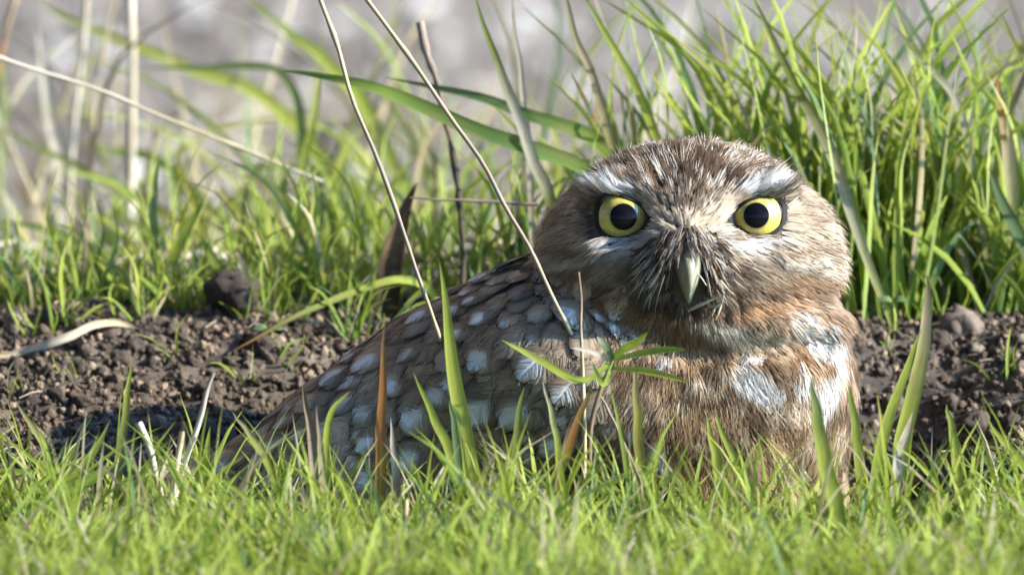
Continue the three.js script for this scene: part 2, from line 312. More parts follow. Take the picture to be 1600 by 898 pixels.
const inEye = (x, y, f) => eyes.some((e) => {                            // inside the opening of an eye grown by the factor f
  const dx = x - e.c[0], dy = y - e.c[1]; if (Math.abs(dx) > 60 || Math.abs(dy) > 55) return false;
  let inside = false; const q = e.loop;
  for (let i = 0, j = q.length - 1; i < q.length; j = i++) { const xi = (q[i][0] - e.c[0]) * f, yi = (q[i][1] - e.c[1]) * f, xj = (q[j][0] - e.c[0]) * f, yj = (q[j][1] - e.c[1]) * f; if ((yi > dy) !== (yj > dy) && dx < (xj - xi) * (dy - yi) / (yj - yi) + xi) inside = !inside; }
  return inside;
});

// hair-fine plumage: fans of narrow barbs that make small loose feathers
const coatMat = new THREE.MeshPhysicalMaterial({ vertexColors: true, roughness: 0.95, transmission: 0.22, thickness: 0, side: THREE.DoubleSide, specularIntensity: 0.4 });
function fan(b, p, n, d, L, Wd, count, lift, color, r, wide = 0.00026, droop = 0.18) {
  const s0 = V().crossVectors(n, d).normalize();
  for (let i = 0; i < count; i++) {
    const s = count > 1 ? (i + r() * 0.8) / count * 2 - 1 : 0, len = L * (1 - 0.28 * s * s) * (0.75 + 0.4 * r()), up = lift * (0.6 + 0.8 * r());
    const p0 = p.clone().addScaledVector(s0, s * Wd * 0.35), q = [];
    for (let k = 0; k <= 3; k++) { const t = k / 3; q.push(p0.clone().addScaledVector(d, len * t).addScaledVector(s0, s * Wd * 0.65 * Math.pow(t, 0.8)).addScaledVector(n, up * Math.sin(Math.min(1, t * 1.1) * 1.5) - droop * len * t * t * 0.5 + 0.0002)); }
    let bad = false; for (const k of [1, 2, 3]) if (q[k].z > 0.02 && inEye(PX(q[k].x), PY(q[k].y), 1.05)) bad = true;
    if (bad) continue;
    const w = wide * (0.7 + 0.6 * r()), j = r(), base = b.p.length / 3;
    const sv = s0.clone().addScaledVector(n, (r() - 0.5) * 0.9).normalize();
    for (let k = 0; k <= 3; k++) {
      const t = k / 3, c = color(q[k], s, t, j), ww = w * (k === 3 ? 0.15 : k === 0 ? 0.7 : 1);
      const nn = n.clone().addScaledVector(s0, s * 0.35).normalize();
      b.vert(q[k].clone().addScaledVector(sv, -ww), nn, c); b.vert(q[k].clone().addScaledVector(sv, ww), nn, c);
      if (k) { const a = base + (k - 1) * 2; b.quad(a + 1, a, a + 2, a + 3); }
    }
  }
}
{
  const r = rng(77), head = new Buf(), chest = new Buf();
  let nh = 0, nc = 0;
  for (let i = 0; i < 30000; i++) {
    const p = skinPoints.pick(r), px = PX(p.x), py = PY(p.y);
    const n = grad(p), h = isHead(p);
    if (n.z < -0.35 && r() < 0.75) continue;
    if (h) {
      if (p.z > 0.02 && inEye(px, py, 1.1)) continue;
      if (p.z > 0.03 && Math.abs(px - 1070) < 22 && py > 378 && py < 470) continue;
      const d = flowAt(p, n, true), crown = sstep(318, 286, py) , rnd = r(), rnd2 = r(), lore = sstep(75, 35, Math.hypot(px - 1068, (py - 385) * 0.8));
      const side = sstep(150, 215, Math.abs(px - 1077)), chin = sstep(455, 490, py);
      const L = lerp(lerp(0.0075, 0.0105, crown), 0.0055, lore) * (1 + 0.25 * side) * (0.8 + 0.4 * r()), W = lerp(0.0012, 0.0026, crown) * (1 + 0.5 * chin);
      const th = Math.atan2(py - 372, px - 1068), rho = Math.hypot(px - 1068, py - 372), field = clamp((noise(th * lerp(13, 9, crown) + 40, rho * 0.025, 3) - 0.5) * 1.1 + 0.5) * 0.35 + 0.4 * noise(th * lerp(22, 17, crown), rho * 0.032, 9) + 0.25 * rnd2;
      const tone = 0.8 + 0.4 * rnd, streak = crown > 0.5 ? 1 - field : clamp((field - 0.5) * 1.7 + 0.5);
      d.addScaledVector(V().crossVectors(n, d), (r() - 0.5) * lerp(lerp(0.25, 0.6, crown), 0.6, chin + lore * 0.5)).normalize();
      const col = (q, s, t, j) => {
        const x = PX(q.x), y = PY(q.y);
        let base = mix3(mix3(K.grey, K.tan, 0.4), streak < 0.3 ? K.brown : streak < 0.5 ? K.dark : K.cream, streak < 0.3 ? 0.85 : streak < 0.5 ? 0.75 : 0.55);
        const cr = Math.abs(s) < 0.42 ? (streak < 0.51 ? mix3(K.cream, K.white, rnd * 0.7) : streak < 0.58 ? K.brown : K.umber) : streak < 0.45 ? mix3(K.cream, K.brown, rnd) : mix3(K.umber, K.dark, rnd);
        base = mix3(base, mix3(cr, K.brown, 0.06), sstep(325, 292, y + 14 * (j - 0.5)));
        base = mix3(base, mix3(K.brown, K.rufous, rnd), 0.75 * sstep(462, 492, y));
        let c = paint(facePatches, x + 14 * (rnd - 0.5) + 8 * (j - 0.5), y + 10 * (rnd2 - 0.5) + 6 * (j - 0.5), base);
        if (y > 475) c = mix3(c, paint(chestPatches, x + 14 * (rnd - 0.5), y + 10 * (rnd2 - 0.5), c), sstep(475, 500, y));
        const m = tone * (0.78 + 0.44 * j); return [c[0] * m, c[1] * m, c[2] * m].map((v) => Math.min(v, 0.8));
      };
      fan(head, p, n, d, L, W, 13, lerp(0.0013, 0.001, crown) + 0.0012 * side + 0.0014 * chin + 0.0008 * lore, col, r, 0.00013); nh++;
      if (r() < 0.4 * side + 0.1 * crown + 0.2 * chin) fan(head, p, n, d, L * (1.15 + 0.4 * r()), W * 1.5, 7, lerp(0.0024, 0.0014, crown) + 0.0016 * r() * side * (1 - crown), col, r, 0.00009, 0.08);   // loose outer plumes
    } else if (px > 960 && py < 800) {
      const d = flowAt(p, n, false), rnd = r(), rnd2 = r(), L = 0.0105 * (0.8 + 0.4 * r());
      d.addScaledVector(V().crossVectors(n, d), (r() - 0.5) * 0.7).normalize();
      const tone = 0.72 + 0.45 * rnd;
      const col = (q, s, t, j) => {
        const x = PX(q.x), y = PY(q.y);
        let base = mix3(rnd2 < 0.3 ? K.umber : K.brown, K.tan, 0.2 + 0.25 * rnd);
        const mo = noise(px * 0.06 + 3, py * 0.036, 6) * 0.8 + 0.2 * rnd;
        base = mix3(base, mix3(K.rufous, K.buff, rnd * 0.6), 0.3);
        base = mo > 0.53 ? mix3(base, mix3(K.buff, K.cream, rnd2), 0.85 * sstep(0.53, 0.64, mo)) : mix3(base, K.umber, 0.9 * sstep(0.5, 0.34, mo));
        const c = paint(chestPatches, x + 10 * (rnd - 0.5) + 6 * (j - 0.5), y + 10 * (rnd2 - 0.5) + 6 * (j - 0.5), base).slice(), m = tone * (0.86 + 0.28 * j), rim = sstep(0.62, 1, t) * (rnd < 0.4 ? 0.4 : 0), mid = Math.abs(s) < 0.25 ? 0.35 : 0;
        for (let q2 = 0; q2 < 3; q2++) c[q2] = lerp(lerp(c[q2], K.umber[q2], mid * (1 - rim)), lerp(K.buff[q2], K.cream[q2], rnd2 * 0.8), rim);
        return c[2] > 0.3 ? [c[0] * m, c[1] * m, c[2] * m].map((v) => Math.min(v, 0.8)) : [c[0] * m * 0.9, c[1] * m * 0.81, c[2] * m * 0.73].map((v) => Math.min(v, 0.8));
      };
      if (r() < 0.62) fan(chest, p, n, d, L, 0.0042, 22, 0.0012 + 0.0006 * r(), col, r, 0.00013, 0.12); nc++;
    }
  }
  console.log('fans', nh, nc, head.i.length / 3 + chest.i.length / 3);
  owlPart(head.geo(), coatMat, 'head_plumage').userData.kind = 'stuff';
  owlPart(chest.geo(), coatMat, 'breast_plumage').userData.kind = 'stuff';
}

// contour feathers of back and wing: each one a part, a vane with its barbs
const vaneMat = new THREE.MeshStandardMaterial({ vertexColors: true, roughness: 0.88, side: THREE.DoubleSide });
const FB = { base: [0.42, 0.3, 0.2], dark: [0.1, 0.07, 0.047] }, FC = { base: [0.5, 0.37, 0.25], dark: [0.105, 0.077, 0.055] }, FD = { base: [0.32, 0.23, 0.153], dark: [0.062, 0.046, 0.035] }, FW = { base: [0.4, 0.27, 0.155], dark: [0.13, 0.082, 0.047] };
const vaneEdge = (v) => v < 0.6 ? lerp(0.5, 1, sstep(0, 0.55, v)) : Math.sqrt(Math.max(0.0004, 1 - Math.pow((v - 0.6) / 0.4, 2.2)));
function vaneColor(u, v, st) {                                          // dye at u across (-1..1) and v along (0..1)
  const a = Math.abs(u), o = st.o, bar = v * st.n - a * 4, barb = noise(bar * 0.9 + o, a * 2 + (u > 0 ? 4 : 0));
  let c = mix3(st.dark, st.base, clamp(0.2 + 0.65 * barb + 0.3 * sstep(0.45, 0.7, v) - 0.75 * sstep(0.6, 1, a) - 0.35 * sstep(0.9, 1, v)));
  if (st.bars) c = mix3(c, [0.4, 0.34, 0.27], st.bars * sstep(0.6, 0.85, Math.sin(v * 24 + o) * 0.5 + 0.5) * sstep(0.12, 0.35, a));
  for (const [su2, sv, ru, rv, k] of st.spots ?? []) {
    const wu = u + 0.25 * (noise(v * 9 + o, 3) - 0.5), wv = v + 0.06 * (noise(u * 2.5 + o, 8) - 0.5) - 0.05 * a, e = Math.pow(Math.abs((wu - su2) / ru), 2.2) + Math.pow(Math.abs((wv - sv) / rv), 2) + 0.42 * (barb - 0.5) + 0.5 * (noise(u * 2 + o, v * 8, 4) - 0.5);
    c = mix3(c, k < 0.7 ? [0.38, 0.32, 0.25] : [0.8, 0.775, 0.73], k * sstep(1.4, 0.75, e));
  }
  return c;
}
function featherGeo(p, d, L, W, lift0, lift1, st, r, nv = 10, nu = 6) {
  const n0 = grad(p), s0 = V().crossVectors(d, n0).normalize(), b = new Buf(), tone = 0.82 + 0.36 * r();
  const spot = (u, v, up = 0) => {
    const q = p.clone().addScaledVector(d, L * v).addScaledVector(s0, W * u * vaneEdge(v)); onSkin(q, 2); const n = grad(q);
    q.addScaledVector(n, lerp(lift0, lift1, v) + (1 - u * u) * W * 0.05 - (v > 0.8 ? (v - 0.8) * 0.002 : 0) + up); return [q, n.addScaledVector(s0, u * 0.25).normalize()];
  };
  const dye = (u, v, k = 1) => vaneColor(u, v, st).map((x) => Math.min(0.78, x * tone * k));
  for (let j = 0; j <= nv; j++) for (let i = 0; i <= nu; i++) { const v = j / nv * 0.985, u = i / nu * 2 - 1, [q, n] = spot(u, v); b.vert(q, n, dye(u, v)); if (i && j) { const k = j * (nu + 1) + i; b.quad(k - nu - 2, k - nu - 1, k, k - 1); } }
  const nb = Math.round(L / 0.00075);
  for (const s of [-1, 1]) for (let i = 0; i < nb; i++) {
    const v0 = lerp(0.2, 0.9, (i + r()) / nb), dv = 0.2 + 0.16 * r(), reach = 0.9 + 0.32 * r(), k = 0.86 + 0.26 * r(), up = 0.00006 + 0.00022 * r(), w = 0.0002 + 0.00012 * r(), base = b.p.length / 3;
    for (let m = 0; m <= 2; m++) {
      const t = m / 2, u = s * reach * (0.06 + 0.94 * t), v = Math.min(1.02, v0 + dv * t), [q, n] = spot(u, Math.min(v, 0.99), up);
      if (v > 0.95) q.addScaledVector(d, (v - 0.95) * L * 0.6);
      const c = dye(u, Math.min(v, 0.995), k), ww = m === 2 ? w * 0.25 : w;
      b.vert(q.clone().addScaledVector(d, -ww), n, c); b.vert(q.clone().addScaledVector(d, ww), n, c);
      if (m) { const a = base + (m - 1) * 2; if (s > 0) b.quad(a, a + 2, a + 3, a + 1); else b.quad(a, a + 1, a + 3, a + 2); }
    }
  }
  return b.geo();
}
// white spots seen on back and wing: px, py, length, width of the spot, dim or not
const backSpots = [[781, 424, 46, 10], [752, 445, 30, 18], [739, 479, 22, 11], [712, 494, 24, 18], [750, 505, 24, 16], [716, 529, 26, 17], [656, 504, 32, 17], [625, 483, 34, 9], [652, 523, 34, 15, 1], [569, 538, 38, 24], [543, 536, 22, 8], [574, 574, 40, 22], [549, 569, 20, 12], [520, 600, 44, 20], [641, 560, 30, 12], [614, 607, 24, 18], [647, 629, 42, 14, 1], [687, 620, 26, 24], [652, 655, 42, 34], [536, 638, 36, 14], [574, 694, 28, 16], [745, 647, 60, 40], [754, 567, 36, 28], [794, 549, 46, 20, 1], [828, 583, 50, 36], [879, 614, 36, 28], [808, 650, 50, 36], [881, 509, 32, 24], [930, 500, 24, 15], [957, 516, 24, 18], [451, 665, 30, 12], [480, 640, 24, 10, 1], [905, 545, 26, 18, 1], [838, 500, 22, 14, 1], [806, 470, 22, 12, 1], [700, 570, 26, 18, 1], [930, 640, 30, 22, 1], [860, 690, 36, 26], [720, 705, 40, 28], [925, 590, 26, 20, 1], [840, 440, 24, 10, 1], [610, 650, 26, 16, 1], [500, 680, 26, 12], [640, 715, 34, 22], [790, 735, 36, 26], [690, 455, 26, 9]];
{
  const r = rng(5), tips = [];
  const lay = (tx, ty, L, W, st, extra) => {                           // a feather whose outer part lies at photo position tx, ty
    const z = frontZ(X(tx), Y(ty)); if (z === null) return false;
    const tip = V(X(tx), Y(ty), z), d0 = flowAt(tip, grad(tip), false), root = onSkin(tip.clone().addScaledVector(d0, -L * 0.8), 3);
    const n = grad(root), d = tip.clone().sub(root); d.addScaledVector(n, -d.dot(n)).normalize();
    owlPart(featherGeo(root, d, L, W, 0.0003, 0.0021 + extra, { ...st, o: r() * 90, n: L / 0.0009 }, r), vaneMat, 'feather');
    return true;
  };
  for (const [x, y, l, w, dim] of backSpots) {
    const L = clamp(l * S * 3.0, 0.014, 0.03), W = clamp(w * S * 1.35, 0.0036, 0.0088), off = (r() - 0.5) * 0.3;
    if (lay(x, y, L, W, { ...[FB, FD, FC][Math.floor(r() * 3)], spots: [[off, 0.8, w * S * 0.62 / W, l * S * 0.56 / L, dim ? 0.6 : 1]] }, 0.0011 + 0.0004 * r())) tips.push([x, y, Math.max(l, w)]);
  }
  let made = 0;
  for (let gy = 395; gy < 800; gy += 23) for (let gx = 250; gx < 1000; gx += 30) {
    const x = gx + 16 * (Math.round(gy / 23) % 2) + (r() - 0.5) * 13, y = gy + (r() - 0.5) * 11;
    if (made > 235 || tips.some(([a, b, l]) => Math.hypot(a - x, b - y) < 8 + l * 0.3)) continue;
    const q = V(X(x), Y(y), 0), z = frontZ(q.x, q.y); if (z === null || z < -0.02) continue;
    q.z = z; if (isHead(q) && headPart(q.x, q.y, q.z) < 0.0005) continue;
    const big = sstep(420, 640, y), L = lerp(0.013, 0.026, big), W = lerp(0.0034, 0.006, big) * (x < 520 ? 0.8 : 1), k = r();
    if (lay(x, y, L * (0.9 + 0.2 * r()), W * (0.9 + 0.2 * r()), { ...[FB, FC, FD, FB][Math.floor(r() * 4)], spots: k < 0.5 ? [[(r() - 0.5) * 1.2, 0.78 + 0.12 * r(), 0.35 + 0.35 * r(), 0.05 + 0.06 * r(), k < 0.34 ? 0.85 : 0.45 + 0.2 * r()]] : [], bars: k > 0.85 ? 0.3 : 0 }, 0.0004 * r())) made++;
  }
  // breast feathers, looser and warmer
  for (let gy = 545; gy < 760; gy += 34) for (let gx = 985; gx < 1315; gx += 42) {
    const x = gx + 20 * (Math.round(gy / 34) % 2) + (r() - 0.5) * 16, y = gy + (r() - 0.5) * 14, q = V(X(x), Y(y), 0), z = frontZ(q.x, q.y); if (z === null || z < 0.0) continue;
    const near = paint(chestPatches, x, y, K.brown), pale = near[2] > 0.3;
    lay(x, y, 0.015 + 0.005 * r(), 0.0045 + 0.0015 * r(), { ...(r() < 0.7 ? FW : FC), spots: pale ? [[0, 0.82, 1.0, 0.16, 0.95]] : r() < 0.45 ? [[(r() - 0.5) * 0.8, 0.88, 0.5, 0.07, 0.6]] : [] }, -0.0014 + 0.0005 * r());
  }
  // wing tip and tail quills reaching down to the left
  for (const [x0, y0, L, W] of [[520, 640, 0.052, 0.0042], [500, 665, 0.055, 0.0042], [480, 690, 0.055, 0.0042], [460, 715, 0.055, 0.004], [430, 735, 0.052, 0.004], [400, 755, 0.045, 0.0045], [560, 715, 0.05, 0.0045]]) {
    const z = frontZ(X(x0), Y(y0)); if (z === null) continue;
    const p = V(X(x0), Y(y0), z), n = grad(p), d = flowAt(p, n, false);
    owlPart(featherGeo(p, d, L, W, 0.0008, 0.0018, { ...FB, bars: 0.6, o: r() * 90, n: 50 }, r, 16, 6), vaneMat, 'flight_feather');
  }
  console.log('feathers', made, tips.length);
}

// eyes
{
  const irisMat = () => {
    const w = 256, h = 64, d = new Uint8Array(w * h * 4);
    for (let j = 0; j < h; j++) for (let i = 0; i < w; i++) { const a = i / w * Math.PI * 2, n = fbm(Math.cos(a) * 9, Math.sin(a) * 9, j * 0.05, 3), m = 0.86 + 0.28 * n, k = (j * w + i) * 4; const rim = 1 - 0.3 * sstep(46, 62, j); d[k] = Math.min(255, 208 * m * rim); d[k + 1] = Math.min(255, 190 * m * rim); d[k + 2] = 86 * m; d[k + 3] = 255; }
    const t = new THREE.DataTexture(d, w, h); t.colorSpace = THREE.SRGBColorSpace; t.magFilter = THREE.LinearFilter; t.needsUpdate = true;
    return new THREE.MeshPhysicalMaterial({ map: t, roughness: 0.35, clearcoat: 1, clearcoatRoughness: 0.09 });
  };
  const iris = irisMat(), pupilMat = new THREE.MeshPhysicalMaterial({ color: new THREE.Color().setRGB(0.006, 0.006, 0.008), roughness: 0.07, specularIntensity: 0.4 });
  const lidMat = new THREE.MeshStandardMaterial({ color: new THREE.Color().setRGB(0.014, 0.012, 0.011), roughness: 0.85 });
  const R = 0.0092, cz = 0.036;
  for (const e of eyes) {
    const ex = X(e.c[0]), ey = Y(e.c[1]), cap = (rad, a0, a1) => { const g = new THREE.SphereGeometry(rad, 64, 24, 0, Math.PI * 2, a0, a1 - a0); g.rotateX(Math.PI / 2); g.translate(ex, ey, cz); return g; };
    const pa = Math.asin(e.pr * S / R);
    const ball = owlPart(cap(R - 0.00012, pa * 0.8, Math.PI), new THREE.MeshPhysicalMaterial({ color: new THREE.Color().setRGB(0.03, 0.022, 0.016), roughness: 0.3, clearcoat: 1 }), 'eye');
    owlPart(cap(R, pa * 0.92, 0.985), iris, 'iris', ball);
    owlPart(cap(R + 0.00008, 0, pa), pupilMat, 'pupil', ball);
    // dark lids: a ring that leaves the almond of the eye open
    const b = new Buf(), c = [1, 1, 1], n = 64, loop = new THREE.CatmullRomCurve3(e.loop.map(([x, y]) => V(X(x), Y(y), 0)), true), rings = [[1.0, 0.00005], [1.03, 0.00045], [1.1, 0.0007], [1.16, 0.0004], [1.22, 0.0001]]; // factor of the opening, rise
    for (let k = 0; k < rings.length; k++) for (let i = 0; i < n; i++) {
      const q = loop.getPoint(i / n), [f1, h] = rings[k], f = Math.min(f1, Math.max(1.16, 39 * S / Math.hypot(q.x - ex, q.y - ey))), x = ex + (q.x - ex) * f, y = ey + (q.y - ey) * f, rr = Math.hypot(x - ex, y - ey);
      const zs = cz + Math.sqrt(Math.max(0, R * R - rr * rr)), zk = (frontZ(x, y) ?? 0.03) + 0.0003;
      b.vert(V(x, y, Math.max(zs + Math.max(h, 0.0002), zk)), V(0, 0, 1), c);
    }
    for (let k = 0; k + 1 < rings.length; k++) for (let i = 0; i < n; i++) { const a = k * n + i, a2 = k * n + (i + 1) % n; b.quad(a, a2, a2 + n, a + n); }
    const g = b.geo(); g.computeVertexNormals(); owlPart(g, lidMat, 'eyelid', ball);
  }
}
// beak with cere and nostrils
{
  const b = new Buf(), prof = [[1068, 372, 0.0475, 27, 0.0035], [1069, 384, 0.0525, 29, 0.0055], [1070, 398, 0.0560, 28, 0.0072], [1071, 414, 0.0580, 25, 0.0074], [1072, 430, 0.0582, 21, 0.0066], [1072, 445, 0.0572, 15.5, 0.0052], [1072, 458, 0.0546, 9, 0.0035], [1072, 467, 0.0530, 5, 0.0022], [1072, 473, 0.0516, 1.2, 0.0008]];
  const curve = new THREE.CatmullRomCurve3(prof.map(([x, y, z]) => V(X(x), Y(y), z))), n = 20, rows = 30;
  for (let k = 0; k <= rows; k++) {
    const t = k / rows, f = t * (prof.length - 1), i0 = Math.min(prof.length - 2, Math.floor(f)), w = lerp(prof[i0][3], prof[i0 + 1][3], f - i0) * S * 0.9, dep = lerp(prof[i0][4], prof[i0 + 1][4], f - i0), p = curve.getPoint(t);
    for (let s = 0; s < n; s++) {
      const a = s / n * Math.PI * 2, q = Math.cos(a), y = Math.sin(a), ridge = y > 0 ? 1 + 0.16 * Math.pow(y, 6) : 1;
      const st = noise(q * 3 + 5, t * 9) * 0.25 + noise(q * 12, t * 4) * 0.18, c = mix3([0.11, 0.108, 0.085], [0.42, 0.39, 0.25], clamp(t * 0.9 + st * 1.5 - 0.2));
      b.vert(V(p.x + q * w, p.y, p.z - dep + dep * y * ridge), V(q, 0, y), c);
    }
    if (k) for (let s = 0; s < n; s++) { const a = (k - 1) * n, c = k * n, s2 = (s + 1) % n; b.quad(a + s, a + s2, c + s2, c + s); }
  }
  const g = b.geo(); g.computeVertexNormals();
  const beak = owlPart(g, new THREE.MeshPhysicalMaterial({ vertexColors: true, roughness: 0.5, clearcoat: 0.1, clearcoatRoughness: 0.4 }), 'beak');
  for (const [x, y] of [[1047, 380], [1091, 378]]) {
    const s = new THREE.SphereGeometry(0.0021, 16, 12); s.scale(0.85, 1.15, 0.8); s.translate(X(x), Y(y), 0.0505);
    owlPart(s, new THREE.MeshStandardMaterial({ color: new THREE.Color().setRGB(0.03, 0.027, 0.024), roughness: 0.6 }), 'nostril', beak);
  }
  // bristles that start beside the beak and sweep round it
  const r = rng(31), w = new Buf();
  for (let i = 0; i < 420; i++) {
    const s = r() < 0.5 ? -1 : 1, a = r(), px = 1069 + s * (20 + 26 * r()), py = 362 + 60 * a, z = frontZ(X(px), Y(py)); if (z === null) continue;
    const p = V(X(px), Y(py), z), n = grad(p), d = V(s * (0.15 + 0.75 * r()), -1 + 0.4 * r(), 0.25).normalize();
    const tone = r(), base = tone < 0.55 ? K.dark : tone < 0.7 ? K.tan : tone < 0.85 ? K.cream : K.grey;
    fan(w, p, n, d, 0.009 + 0.006 * r(), 0.0006, 2, 0.0016, () => base, r, 0.00017, 0.15);
  }
  for (let i = 0; i < 130; i++) {
    const px = 1068 + (r() - 0.5) * 62, py = 352 + 26 * r(), z = frontZ(X(px), Y(py)); if (z === null) continue;
    const p = V(X(px), Y(py), z + 0.0008), n = grad(p), s = Math.sign(px - 1068), d = V(s * (0.12 + 0.5 * r()), -1, 0.55).normalize(), tone = r(), base = tone < 0.45 ? K.dark : tone < 0.7 ? K.umber : K.grey;
    fan(w, p, n, d, 0.007 + 0.005 * r(), 0.0007, 3, 0.0024, () => base, r, 0.00011, 0.1);
  }
  owlPart(w.geo(), coatMat, 'bristles').userData.kind = 'stuff';
}
console.log('owl');

// ---------------------------------------------------------------- bare soil: clods, crumbs, stones
{
  const r = rng(404), lumps = [];
  for (let v = 0; v < 10; v++) {
    const g = mergeVertices(new THREE.IcosahedronGeometry(1, 3).deleteAttribute('uv').deleteAttribute('normal')), P = g.attributes.position, q = V(), col = new Float32Array(P.count * 3), sc = V(0.8 + 0.5 * r(), 0.6 + 0.35 * r(), 0.8 + 0.4 * r());
    for (let i = 0; i < P.count; i++) { q.fromBufferAttribute(P, i); const f = 0.5 + 0.8 * fbm(q.x * 1.5 + v * 9, q.y * 1.5, q.z * 1.5, 2) + 0.95 * (fbm(q.x * 4.2, q.y * 4.2 + v * 3, q.z * 4.2, 3) - 0.5); q.multiplyScalar(f).multiply(sc); P.setXYZ(i, q.x, q.y, q.z); const k = 0.6 + 0.9 * fbm(q.x * 4 + v, q.y * 4, q.z * 4, 3); col.set([k, k * 0.98, k * 0.95], i * 3); }
    g.setAttribute('color', new THREE.BufferAttribute(col, 3)); g.computeVertexNormals(); lumps.push(g);
  }
  const soils = [[0.062, 0.047, 0.036], [0.045, 0.034, 0.027], [0.085, 0.065, 0.05], [0.17, 0.14, 0.11]].map((c) => new THREE.MeshStandardMaterial({ color: new THREE.Color().setRGB(...c), vertexColors: true, roughness: 0.95 }));
  const stoneMat = new THREE.MeshStandardMaterial({ color: new THREE.Color().setRGB(0.14, 0.108, 0.082), vertexColors: true, roughness: 0.85 });
  const lump = (name, x, z, size, mat, k) => { const m = new THREE.Mesh(lumps[k % lumps.length], mat); m.scale.setScalar(size); m.rotation.set(r() * 0.5, r() * 6.28, r() * 0.5); m.position.set(x, ground(x, z) + size * 0.22, z); return put(m, name); };
  for (let i = 0; i < 150; i++) {
    const left = i < 95; const x = left ? lerp(-0.175, -0.055, r()) : lerp(0.1, 0.175, r()), z = lerp(-0.128, 0.02, Math.pow(r(), 0.7)), size = 0.0016 + 0.0042 * Math.pow(r(), 2);
    tag(lump('soil_clod', x, z, size, soils[r() < 0.1 ? 3 : Math.floor(r() * 3)], i), `${size > 0.0036 ? 'large' : size > 0.0022 ? 'middling' : 'small'} crumbly clod of soil on the bare bank ${left ? 'left' : 'right'} of the owl`, 'soil clod', `${size > 0.0036 ? 'large' : size > 0.0022 ? 'middling' : 'small'} soil clods on the bank ${left ? 'left' : 'right'} of the owl`);
  }
  // placed stones: photo position, radius in pixels
  const placed = (name, label, cat, px, py, z, rpx, mat, k) => { const p = at(px, py, z); const m = new THREE.Mesh(lumps[k], mat); m.scale.setScalar(rpx * S * 1.25); m.rotation.y = k; m.position.set(p.x, ground(p.x, z) + rpx * S * 0.35, z); return tag(put(m, name), label, cat); };
  placed('stone', 'rounded brownish stone on the dark soil at the right', 'stone', 1503, 525, -0.1, 30, stoneMat, 3);
  placed('soil_clod', 'large dark clod of soil in the short grass at the left', 'soil clod', 365, 470, -0.116, 38, soils[1], 5).position.y += 0.004;
  placed('stone', 'pale tan stone in the grass just left of the owl\'s head', 'stone', 885, 245, -0.34, 62, new THREE.MeshStandardMaterial({ color: new THREE.Color().setRGB(0.42, 0.31, 0.2), vertexColors: true, roughness: 0.9 }), 2);
  // crumbs too small to tell apart
  const crumbs = new THREE.InstancedMesh(lumps[4], new THREE.MeshStandardMaterial({ color: 0xffffff, vertexColors: true, roughness: 0.95 }), 34000), o = new THREE.Object3D(), col = new THREE.Color();
  for (let i = 0; i < 34000; i++) { const x = lerp(-0.2, 0.2, r()), z = lerp(-0.145, 0.05, r()), s = 0.0003 + 0.0016 * Math.pow(r(), 3.5); o.position.set(x, ground(x, z) + s * 0.3, z); o.scale.set(s * (0.7 + 0.6 * r()), s * (0.6 + 0.5 * r()), s); o.rotation.set(r() * 6, r() * 6, r() * 6); o.updateMatrix(); crumbs.setMatrixAt(i, o.matrix); const k = r() < 0.16 ? 2.6 : 0.4 + r(); crumbs.setColorAt(i, col.setRGB(0.095 * k, 0.072 * k, 0.052 * k)); }
  tag(put(crumbs, 'soil_crumbs'), 'fine dark soil crumbs strewn over the bare bank', 'soil', null, 'stuff');
  const bits = new THREE.InstancedMesh((() => { const q = new Buf(); stemInto(q, new THREE.CatmullRomCurve3([V(-0.5, 0, 0), V(-0.05, 0.06, 0.05), V(0.5, 0, -0.04)]), 0.03, 0.016, [[1, 1, 1]], 5, 3, { sides: 4 }); return q.geo(); })(), new THREE.MeshStandardMaterial({ color: 0xffffff, vertexColors: true, roughness: 0.85 }), 260);
  for (let i = 0; i < 260; i++) { const x = lerp(-0.19, 0.19, r()), z = lerp(-0.13, 0.04, r()), s = 0.004 + 0.014 * r() * r(); o.position.set(x, ground(x, z) + 0.0012, z); o.scale.setScalar(s); o.rotation.set(0, r() * 6.28, (r() - 0.5) * 0.5); o.updateMatrix(); bits.setMatrixAt(i, o.matrix); const k = 0.5 + 0.6 * r(); bits.setColorAt(i, col.setRGB(0.38 * k, 0.31 * k, 0.22 * k)); }
  tag(put(bits, 'root_fibres'), 'fine dead root fibres and straw bits on the bare soil', 'straw', null, 'stuff');
  // far litter: gravel and straw that lies out of focus behind
  const gravel = new THREE.InstancedMesh(lumps[1], new THREE.MeshStandardMaterial({ color: 0xffffff, vertexColors: true, roughness: 0.9 }), 5200);
  for (let i = 0; i < 5200; i++) { const z = -0.26 - 2.6 * Math.pow(r(), 1.4), x = lerp(-0.45, 0.45, r()) * (1 - z * 0.2), s = 0.002 + 0.009 * Math.pow(r(), 2); o.position.set(x, ground(x, z) + s * 0.15, z); o.scale.set(s * (0.8 + 0.8 * r()), s * 0.7, s); o.rotation.set(r(), r() * 6, r()); o.updateMatrix(); gravel.setMatrixAt(i, o.matrix); const k = r(), c = k < 0.4 ? [0.26, 0.245, 0.23] : k < 0.7 ? [0.17, 0.15, 0.13] : k < 0.87 ? [0.08, 0.068, 0.055] : [0.46, 0.45, 0.44]; gravel.setColorAt(i, col.setRGB(...c)); }
  tag(put(gravel, 'gravel'), 'grey gravel covering the blurred ground far behind the owl', 'gravel', null, 'stuff');
  const sb = new Buf(); stemInto(sb, new THREE.CatmullRomCurve3([V(-0.5, 0, 0), V(-0.1, 0.03, 0.04), V(0.5, 0, -0.03)]), 0.035, 0.02, [[1, 1, 1]], 5, 3, { sides: 4 });
  const litter = new THREE.InstancedMesh(sb.geo(), new THREE.MeshStandardMaterial({ color: 0xffffff, vertexColors: true, roughness: 0.8 }), 2600);
